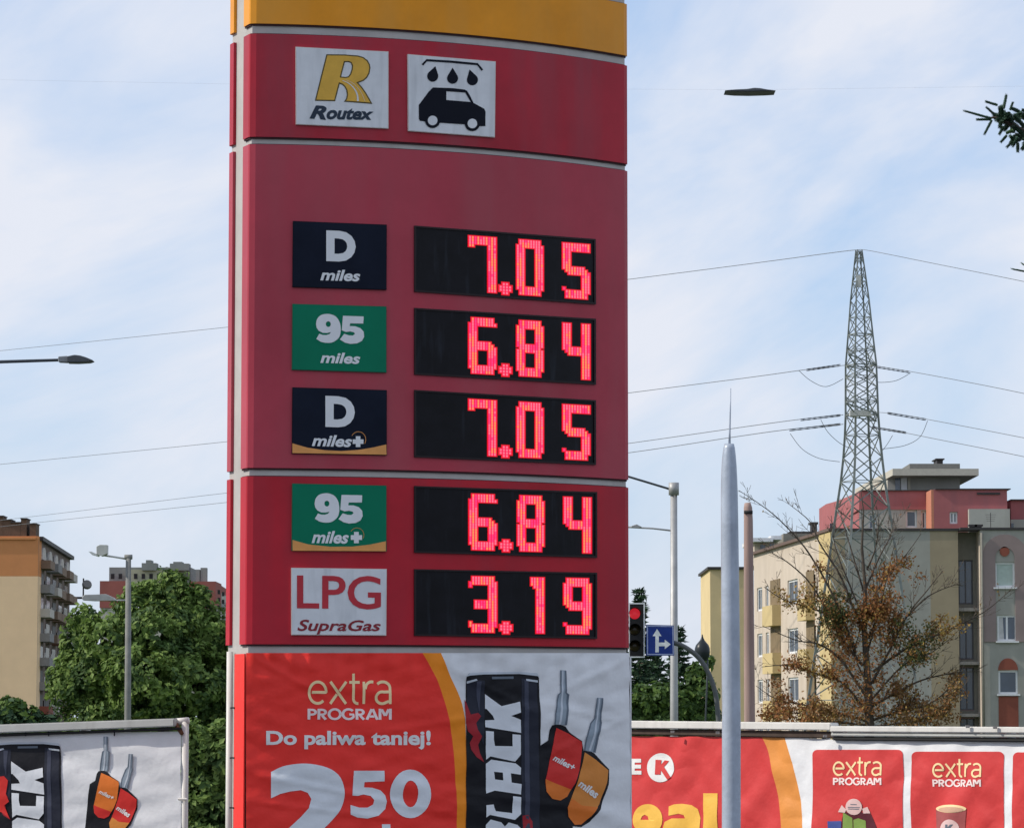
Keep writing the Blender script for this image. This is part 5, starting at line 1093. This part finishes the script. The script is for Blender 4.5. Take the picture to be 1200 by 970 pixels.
# ================================================================== VEGETATION
def leaves(name, parent, blobs, n, size, mats, D_, seed, depth_scale=1.0, shell=0.55, gap=0.0, aspect=1.0, core=None):
    """blobs: (px, py, rpx, dy) ellipsoids in metres around depth D_+dy; leaf-sized faces scattered through their shells"""
    rg = random.Random(seed); s1 = D_ / F; vs, fs, mi = [], [], []
    B = [(P(x, y, D_ + dy), r * s1) for x, y, r, dy in blobs]; tot = sum(r * r for _, r in B); off = wloc(parent)
    for c, r in B:
        k = int(n * r * r / tot)
        for _ in range(k):
            d = Vector((rg.gauss(0, 1), rg.gauss(0, 1), rg.gauss(0, 1))).normalized()
            rad = r * (shell + (1 - shell) * rg.random() ** 0.6)
            nz = noise.noise((c + d * r) * (1.5 / r)) ; rad *= 1 + 0.42 * nz + 0.12 * noise.noise((c + d * r) * (5 / r))
            p = c + Vector((d.x * rad, d.y * rad * depth_scale, d.z * rad * aspect))
            if gap and noise.noise(p * (2.6 / (r + .01)) + Vector((seed, 0, 0))) < -0.30 + gap * 0.3: continue
            if p.z < 0.05: continue
            nn = (d + Vector((rg.gauss(0, .5), rg.gauss(0, .5), rg.gauss(0.3, .5)))).normalized()
            t = nn.orthogonal().normalized(); t = Matrix.Rotation(rg.random() * 6.28, 3, nn) @ t; b = nn.cross(t)
            s = size * rg.uniform(0.6, 1.35); i0 = len(vs); q = p - off
            vs += [q - t * s, q - b * s * .55 + nn * s * .12, q + t * s, q + b * s * .55 + nn * s * .12]; fs.append((i0, i0 + 1, i0 + 2, i0 + 3))
            mi.append(min(len(mats) - 1, max(0, int((noise.noise(p * (0.9 / (size * 6))) * .9 + .5 + rg.uniform(-.3, .3)) * len(mats)))))
    me = bpy.data.meshes.new(name); me.from_pydata(vs, [], fs)
    for m in mats: me.materials.append(m)
    me.polygons.foreach_set('material_index', mi)
    o = bpy.data.objects.new(name, me); COL.objects.link(o); o.parent = parent; return o
def limb_tree(parent, segs, mat, name='trunk', n=7):
    bm = nb()
    for pts, rr in segs: tube(bm, pts, rr, n)
    return obj(name, bm, mat, parent, True)
m_bark = M('bark', (0.09, 0.07, 0.05), 0.9, 0.3, 4, 0.4, 30)
g1 = [M('leaf_green', (0.12, 0.195, 0.042), 0.6, .2, 3, trans=.33), M('leaf_green_light', (0.20, 0.29, 0.075), 0.6, .2, 3, trans=.35), M('leaf_green_dark', (0.062, 0.115, 0.032), 0.6, .2, 3, trans=.3)]
g2 = [M('conifer_dark', (0.020, 0.048, 0.026), 0.7, .25, 3), M('conifer_mid', (0.035, 0.072, 0.032), 0.7, .25, 3)]
D = 125.0; tb = P(190, 840, D); tb.z = 0
t1 = thing('deciduous_tree', tb, 'big leafy green tree left of the sign, lamp post in front of it', 'tree')
bl = [(100, 728, 20, 0), (92, 755, 24, 1), (88, 800, 34, 0), (128, 752, 34, -1), (118, 800, 44, 0), (160, 718, 34, 0), (195, 700, 30, 0), (185, 745, 44, -1), (222, 722, 34, 0), (245, 752, 38, 0), (170, 800, 50, -2), (225, 800, 52, -1), (268, 795, 45, 0), (295, 770, 45, 0), (120, 850, 46, 0), (180, 855, 50, -1), (240, 858, 50, 0), (300, 840, 50, 0), (205, 683, 16, 0), (172, 695, 16, 0), (232, 700, 16, 0), (78, 775, 14, 0)]
leaves('crown', t1, bl, 84000, 0.115, g1, D, 1, 0.9, .55, .55)
segs = [([tb, P(190, 850, D), P(188, 800, D), P(192, 740, D), P(195, 700, D)], [.28, .24, .18, .10, .03])]
for x, y, _, dy in bl[:14]: segs.append(([P(189, 830 - (x % 7) * 5, D), P((x + 189) / 2, (y + 815) / 2, D + dy / 2), P(x, y, D + dy)], [.10, .07, .02]))
limb_tree(t1, segs, m_bark)
# second, nearer green mass between the left banner and the pylon
D = 46.0; tb = P(255, 840, D); tb.z = 0
t2 = thing('leafy_bush', tb, 'dark green bush filling the gap between left banner and price sign', 'bush')
bl = [(230, 880, 34, 0), (262, 890, 38, 0), (240, 935, 38, 0), (280, 950, 40, 0), (300, 900, 40, 0), (215, 930, 30, .5), (235, 985, 35, 0)]
leaves('foliage', t2, bl, 15000, 0.06, g1, D, 2, 0.9, .45, .3)
limb_tree(t2, [([tb, P(250, 900, D), P(245, 870, D)], [.05, .03, .01]), ([tb, P(275, 900, D)], [.04, .01])], m_bark, 'stem')
D = 90.0; tb = P(20, 840, D); tb.z = 0
t3 = thing('leafy_bush', tb, 'small dark green bush top peeping over the left banner at the left edge', 'bush')
bl = [(12, 838, 20, 0), (-12, 840, 22, 0), (35, 845, 17, 0), (56, 850, 14, 0), (10, 824, 9, 0), (22, 828, 9, 0), (0, 865, 30, 0), (45, 865, 20, 0)]
leaves('foliage', t3, bl, 9000, 0.10, [g1[2], g1[0], g2[1]], D, 3, 0.9, .4, .2); limb_tree(t3, [([tb, P(18, 835, D)], [.06, .02])], m_bark, 'stem')
D = 118.0; tb = P(66, 840, D); tb.z = 0
# mid conifers and shrubs right of the sign
def conifer(px, ytop, ybase_r, D_, label, seed, n=9000, size=.10, mats=g2):
    tb = P(px, 840, D_); tb.z = 0; t = thing('conifer_tree', tb, label, 'tree'); rg = random.Random(seed); s1 = D_ / F
    zt_ = P(px, ytop, D_).z; vs, fs, mi = [], [], []; segs = [([tb, Vector((tb.x, tb.y, zt_ - .1))], [.12, .015])]
    z = zt_ - .15
    while z > .5:
        f = (zt_ - z) / zt_; Rr = ybase_r * s1 * f ** .8; nbz = 5 + int(4 * f)
        for k in range(nbz):
            a = rg.random() * 6.28; ln = Rr * rg.uniform(.7, 1.15); d = Vector((math.cos(a), math.sin(a), 0))
            tip = Vector((tb.x, tb.y, z)) + d * ln + Vector((0, 0, ln * .12 - .25 * ln * ln)); st_ = Vector((tb.x, tb.y, z)); segs.append(([st_, tip], [.03, .006]))
            for q in range(int(12 + 26 * f)):
                t_ = rg.uniform(.15, 1.05); p = st_.lerp(tip, t_) + Vector((rg.gauss(0, 1), rg.gauss(0, 1), rg.gauss(-.3, .6))) * (.16 * ln * (1.1 - t_) + .05)
                nn = Vector((rg.gauss(0, 1), rg.gauss(0, 1), rg.gauss(0, 1))).normalized(); tt = (d * .7 + Vector((rg.gauss(0, .6), rg.gauss(0, .6), rg.gauss(0, .4)))).normalized(); b = tt.cross(nn).normalized(); s = size * rg.uniform(.7, 1.4); i0 = len(vs); o_ = p - tb
                vs += [o_ - tt * s, o_ + b * s * .35, o_ + tt * s * 1.2, o_ - b * s * .35]; fs.append((i0, i0 + 1, i0 + 2, i0 + 3)); mi.append(rg.randrange(len(mats)))
        z -= .16 + .12 * f
    me = bpy.data.meshes.new('crown'); me.from_pydata(vs, [], fs)
    for m in mats: me.materials.append(m)
    me.polygons.foreach_set('material_index', mi); o = bpy.data.objects.new('crown', me); COL.objects.link(o); o.parent = t
    limb_tree(t, segs, m_bark, 'trunk', 5); return t
conifer(750, 686, 38, 95, 'dark conifer directly behind the traffic light', 11)
conifer(795, 730, 34, 97, 'dark conifer behind the galvanised lamp mast', 12)
conifer(768, 742, 30, 100, 'small dark conifer below the blue sign', 13)
D = 84.0; tb = P(785, 840, D); tb.z = 0
t4 = thing('shrub', tb, 'bright green low shrubs above the red banner, right of the sign', 'bush')
bl = [(750, 825, 22, 0), (775, 818, 20, 0), (800, 822, 24, 0), (822, 812, 20, 0), (816, 790, 14, 0), (745, 845, 25, 0), (785, 848, 25, 0), (825, 845, 22, 0), (830, 775, 8, 0), (722, 830, 25, 0)]
leaves('foliage', t4, bl, 12000, 0.085, [g1[2], g1[0], g1[2]], D, 4, .9, .4, .3); limb_tree(t4, [([tb, P(780, 830, D)], [.05, .01]), ([tb, P(810, 820, D)], [.05, .01])], m_bark, 'stem')

# --- bare autumn tree ---
D = 92.0; s1 = D / F; tb = P(1016, 840, D); tb.z = 0
t5 = thing('autumn_tree', tb, 'half bare autumn tree with brown and ochre leaves in front of the cream block', 'tree')
m_twig = M('twig_bark', (0.075, 0.06, 0.048), 0.85, .25, 4)
rg = random.Random(21); bmT = nb(); leafpts = []
def grow(p, d, ln, r, lvl):
    n_ = max(3, int(ln / .16)); pts, rr = [p.copy()], [r]; q = p.copy(); dd = d.normalized()
    for i in range(n_):
        dd = (dd + Vector((rg.gauss(0, .10), rg.gauss(0, .10), rg.gauss(.035, .08)))).normalized(); q = q + dd * (ln / n_); pts.append(q.copy()); rr.append(max(.005, r * (1 - .85 * (i + 1) / n_)))
    tube(bmT, pts, rr, 5 if lvl < 2 else 3, False)
    if lvl < 3:
        k = [0, 9, 6][lvl] if lvl else 0
        k = {1: 10, 2: 5}.get(lvl, 0)
        for j in range(k):
            t = rg.uniform(.22, .97); i = int(t * n_); b = pts[i]; ax = (pts[min(i + 1, n_)] - pts[max(i - 1, 0)]).normalized()
            s = ax.orthogonal().normalized(); s = Matrix.Rotation(rg.random() * 6.28, 3, ax) @ s
            nd = (ax * .75 + s * .75 + Vector((0, 0, .25))).normalized(); grow(b, nd, ln * rg.uniform(.28, .5) * (1.15 - .4 * t), max(.006, rr[i] * .55), lvl + 1)
    leafpts.extend([(x, lvl) for x in pts[len(pts) // 3:]])
trunk = [tb, P(1019, 850, D), P(1017, 800, D), P(1013, 740, D), P(1014, 690, D), P(1010, 640, D), P(1012, 600, D), P(1009, 575, D)]
tube(bmT, trunk, [.14, .125, .10, .075, .05, .035, .02, .007], 8)
c4t = C(820, 520, 2.853)
LB = [[(520, 700), (470, 560), (400, 420), (330, 320), (240, 230), (130, 155)], [(558, 640), (510, 540), (470, 440), (400, 330), (370, 262), (310, 210)], [(525, 680), (440, 580), (360, 545), (280, 520), (215, 478)],
      [(560, 850), (470, 720), (400, 670), (320, 655), (210, 608)], [(565, 925), (440, 895), (340, 870), (260, 855), (188, 808)], [(560, 900), (480, 800), (400, 770), (300, 740), (205, 745)],
      [(570, 880), (640, 840), (740, 790), (850, 765), (930, 760)], [(575, 800), (640, 680), (700, 565), (760, 490), (812, 424)], [(690, 578), (750, 520), (800, 490), (862, 468)], [(580, 760), (680, 690), (790, 640), (880, 598), (960, 555), (1040, 488)],
      [(572, 925), (660, 895), (760, 872), (830, 820), (880, 760)], [(565, 650), (600, 560), (622, 460), (650, 340)], [(555, 600), (505, 480), (455, 350), (440, 240)], [(560, 560), (620, 450), (690, 370), (740, 300)],
      [(556, 520), (520, 400), (490, 300), (470, 240)], [(560, 420), (590, 340), (600, 240)], [(545, 740), (470, 640), (380, 480), (300, 400), (215, 350)], [(570, 860), (680, 740), (770, 700), (850, 640)],
      [(556, 480), (600, 380), (640, 300), (650, 230)], [(565, 940), (420, 925), (330, 900), (230, 905)], [(575, 945), (680, 930), (800, 900), (860, 850)], [(560, 700), (590, 560), (570, 400)], [(572, 820), (520, 700), (560, 560)]]
for li, lb_ in enumerate(LB):
    dy0 = rg.uniform(-1.0, 1.0); px_ = spline([c4t(*q) for q in lb_], 7); n_ = len(px_); pts = [P(x, y, D + dy0 * k / n_) + Vector((0, rg.gauss(0, .02), 0)) for k, (x, y) in enumerate(px_)]
    r0 = .042 if n_ > 25 else .032; rr = [max(.009, r0 * (1 - .85 * k / n_)) for k in range(n_)]; tube(bmT, pts, rr, 5, False); leafpts.extend([(q, 1) for q in pts[3:]])
    for j in range(int(n_ * .42)):
        i = rg.randrange(5, n_ - 1); ax = (pts[i + 1] - pts[i - 1]).normalized(); s_ = ax.orthogonal().normalized(); s_ = Matrix.Rotation(rg.random() * 6.28, 3, ax) @ s_
        grow(pts[i], (ax * .8 + s_ * .6 + Vector((0, 0, .25))).normalized(), rg.uniform(.35, 1.05) * (1.2 - .5 * i / n_), rr[i] * .5, 2)
obj('trunk', bmT, m_twig, t5, False)
ml = [M('leaf_rust', (0.27, 0.115, 0.04), .7, .3, 3, trans=.2), M('leaf_brown', (0.20, 0.115, 0.045), .7, .3, 3, trans=.15), M('leaf_ochre', (0.34, 0.22, 0.06), .7, .3, 3, trans=.2), M('leaf_olive', (0.065, 0.08, 0.025), .7, .3, 3, trans=.2)]
def pxof(p):
    v = p - EYE; zc = v.y * cP + v.z * sP; yc = -v.y * sP + v.z * cP; return 600 + F * v.x / zc, 485 - F * yc / zc
clumps = [(1012, 778, 44, 66, 0, 1.0), (1015, 825, 75, 34, 1, 1.0), (950, 835, 48, 26, 0, .9), (1085, 838, 48, 22, 1, .95), (980, 720, 34, 26, 3, 1.0), (948, 708, 24, 24, 2, .7), (1068, 750, 32, 34, 3, .95), (1105, 728, 24, 20, 2, .9), (1052, 672, 30, 20, 0, .7), (955, 665, 16, 14, 0, .4), (930, 800, 26, 30, 0, .75), (1035, 715, 30, 34, 0, .9), (905, 840, 26, 14, 0, .8), (1118, 815, 14, 28, 1, .6), (912, 705, 12, 14, 2, .5), (962, 778, 24, 26, 2, .6), (1060, 800, 30, 30, 1, .8)]
for cx, cy, rx, ry, k_ in ((1004, 792, 34, 52, 230), (1012, 840, 62, 16, 150), (1068, 755, 24, 24, 90), (985, 722, 22, 16, 70), (1030, 722, 22, 26, 110), (948, 838, 40, 12, 110), (1085, 842, 38, 10, 100)):
    for _ in range(k_):
        a_ = rg.uniform(0, 6.28); q_ = rg.random() ** .5; leafpts.append((P(cx + rx * q_ * math.cos(a_), cy + ry * q_ * math.sin(a_), D + rg.uniform(-.8, .8)), 2))
vs, fs, mi = [], [], []
def leaf(p, mm, sz):
    nn = Vector((rg.gauss(0, 1), rg.gauss(0, 1) - .4, rg.gauss(0, 1))).normalized(); t = nn.orthogonal().normalized(); t = Matrix.Rotation(rg.random() * 6.28, 3, nn) @ t; b = nn.cross(t); i0 = len(vs); q = p - tb
    vs.extend([q - t * sz, q - b * sz * .55, q + t * sz, q + b * sz * .55]); fs.append((i0, i0 + 1, i0 + 2, i0 + 3)); mi.append(mm)
for p, lv in leafpts:
    x, y = pxof(p)
    for cx, cy, rx, ry, mm, dn in clumps:
        e = ((x - cx) / rx) ** 2 + ((y - cy) / ry) ** 2
        if e < 1 and rg.random() < dn * (1.1 - e * .6):
            for _ in range(rg.randint(5, 10)):
                leaf(p + Vector((rg.gauss(0, .10), rg.gauss(0, .12), rg.gauss(-.02, .09))), mm if rg.random() < .6 else rg.randrange(3), rg.uniform(.028, .06))
            break
    else:
        if rg.random() < .02: leaf(p, rg.randrange(3), .04)
me = bpy.data.meshes.new('crown'); me.from_pydata(vs, [], fs)
for m in ml: me.materials.append(m)
me.polygons.foreach_set('material_index', mi); o = bpy.data.objects.new('crown', me); COL.objects.link(o); o.parent = t5
print('autumn leaves', len(fs))

# --- spruce branch at the upper right ---
D = 12.0; s1 = D / F; cB = C(1125, 95, 10.2)
m_ndl = M('spruce_needle', (0.035, 0.075, 0.045), .6, .3, 20); m_ndl2 = M('spruce_bud', (0.10, 0.18, 0.08), .6, .2, 20); m_brw = M('spruce_twig', (0.06, 0.045, 0.035), .8, .2)
root = P(1240, 160, D)
sb = thing('spruce_branch', root, 'dark spruce branch tip reaching in at the upper right edge', 'branch')
def shoot(parent, a, b, r, mats, nn_, seed, name='shoot'):
    rg = random.Random(seed); bm = nb(); a, b = Vector(a), Vector(b); ax = (b - a).normalized(); L_ = (b - a).length
    tube(bm, [a, a.lerp(b, .5), a.lerp(b, .92), b], [r * .62, r * .6, r * .45, r * .1], 7)
    for k in range(nn_):
        t = rg.random(); p = a.lerp(b, t); s = ax.orthogonal().normalized(); s = Matrix.Rotation(rg.random() * 6.28, 3, ax) @ s
        d = (ax * .9 + s * .62).normalized(); l_ = r * rg.uniform(.7, 1.15) * (1 - .25 * t); w_ = d.cross(s).normalized() * r * .085
        q = p + s * r * .5; vs_ = [bm.verts.new(v) for v in (q - w_, q + w_, q + d * l_)]; bm.faces.new(vs_)
    return obj(name, bm, mats, parent)
SH = [((380, 450), (40, 355), 0, 1), ((370, 460), (195, 462), .02, 1), ((380, 470), (290, 640), -.02, 1), ((450, 290), (300, 245), .03, 1), ((410, 400), (310, 310), -.04, .9), ((520, 330), (555, 165), .04, 1.1), ((600, 350), (632, 255), .0, .9), ((560, 650), (485, 735), .02, 1), ((640, 700), (560, 795), -.03, 1), ((690, 740), (690, 850), .05, 1.2), ((520, 540), (470, 640), .04, 1.1),
      ((480, 420), (400, 400), .05, 1.4), ((560, 420), (430, 470), -.05, 1.6), ((640, 480), (500, 400), .0, 1.7), ((700, 560), (560, 460), .06, 1.7), ((760, 640), (640, 540), -.05, 1.7), ((800, 700), (660, 640), .03, 1.6), ((760, 540), (640, 400), -.08, 1.5), ((820, 480), (700, 410), .02, 1.3), ((800, 360), (745, 350), .0, 1.2), ((780, 760), (740, 820), .03, 1.3), ((560, 480), (470, 330), .09, 1.2), ((640, 590), (560, 620), .05, 1.3), ((730, 700), (600, 740), .05, 1.2)]
rs = random.Random(4)
for k in range(46):
    x0 = rs.uniform(470, 980); y0 = rs.uniform(330, 760) if x0 > 640 else rs.uniform(370, 520); a_ = rs.uniform(0, 6.28); l_ = rs.uniform(60, 125)
    SH.append(((x0, y0), (x0 - abs(math.cos(a_)) * l_, y0 + math.sin(a_) * l_), rs.uniform(-.12, .12), rs.uniform(1.2, 1.8)))
for k, (a, b, dy, f_) in enumerate(SH):
    pa, pb = cB(*a), cB(*b); shoot(sb, P(pa[0], pa[1], D + dy), P(pb[0], pb[1], D + dy * 1.3), 2.3 * s1 * f_, m_ndl if k != 22 else m_ndl2, 420, 40 + k)
bm = nb(); tube(bm, [root + Vector((1.2, .3, .2)), root, P(1200, 155, D), P(1180, 143, D), P(1165, 138, D), P(1158, 138, D)], [.03, .016, .011, .008, .005, .002], 8); obj('branch_wood', bm, m_brw, sb, True)
sb2 = thing('spruce_branch', P(1230, 322, D), 'tiny spruce twig tip at the right edge, level with the tower top', 'branch')
shoot(sb2, P(1222, 322, D), P(1184.5, 315, D), 2.0 * s1, m_ndl, 160, 99); shoot(sb2, P(1225, 324, D), P(1196, 308, D + .1), 2.0 * s1, m_ndl, 120, 98)
bm = nb(); tube(bm, [P(1330, 330, D), P(1220, 322, D)], [.012, .005], 6); obj('branch_wood', bm, m_brw, sb2, True)
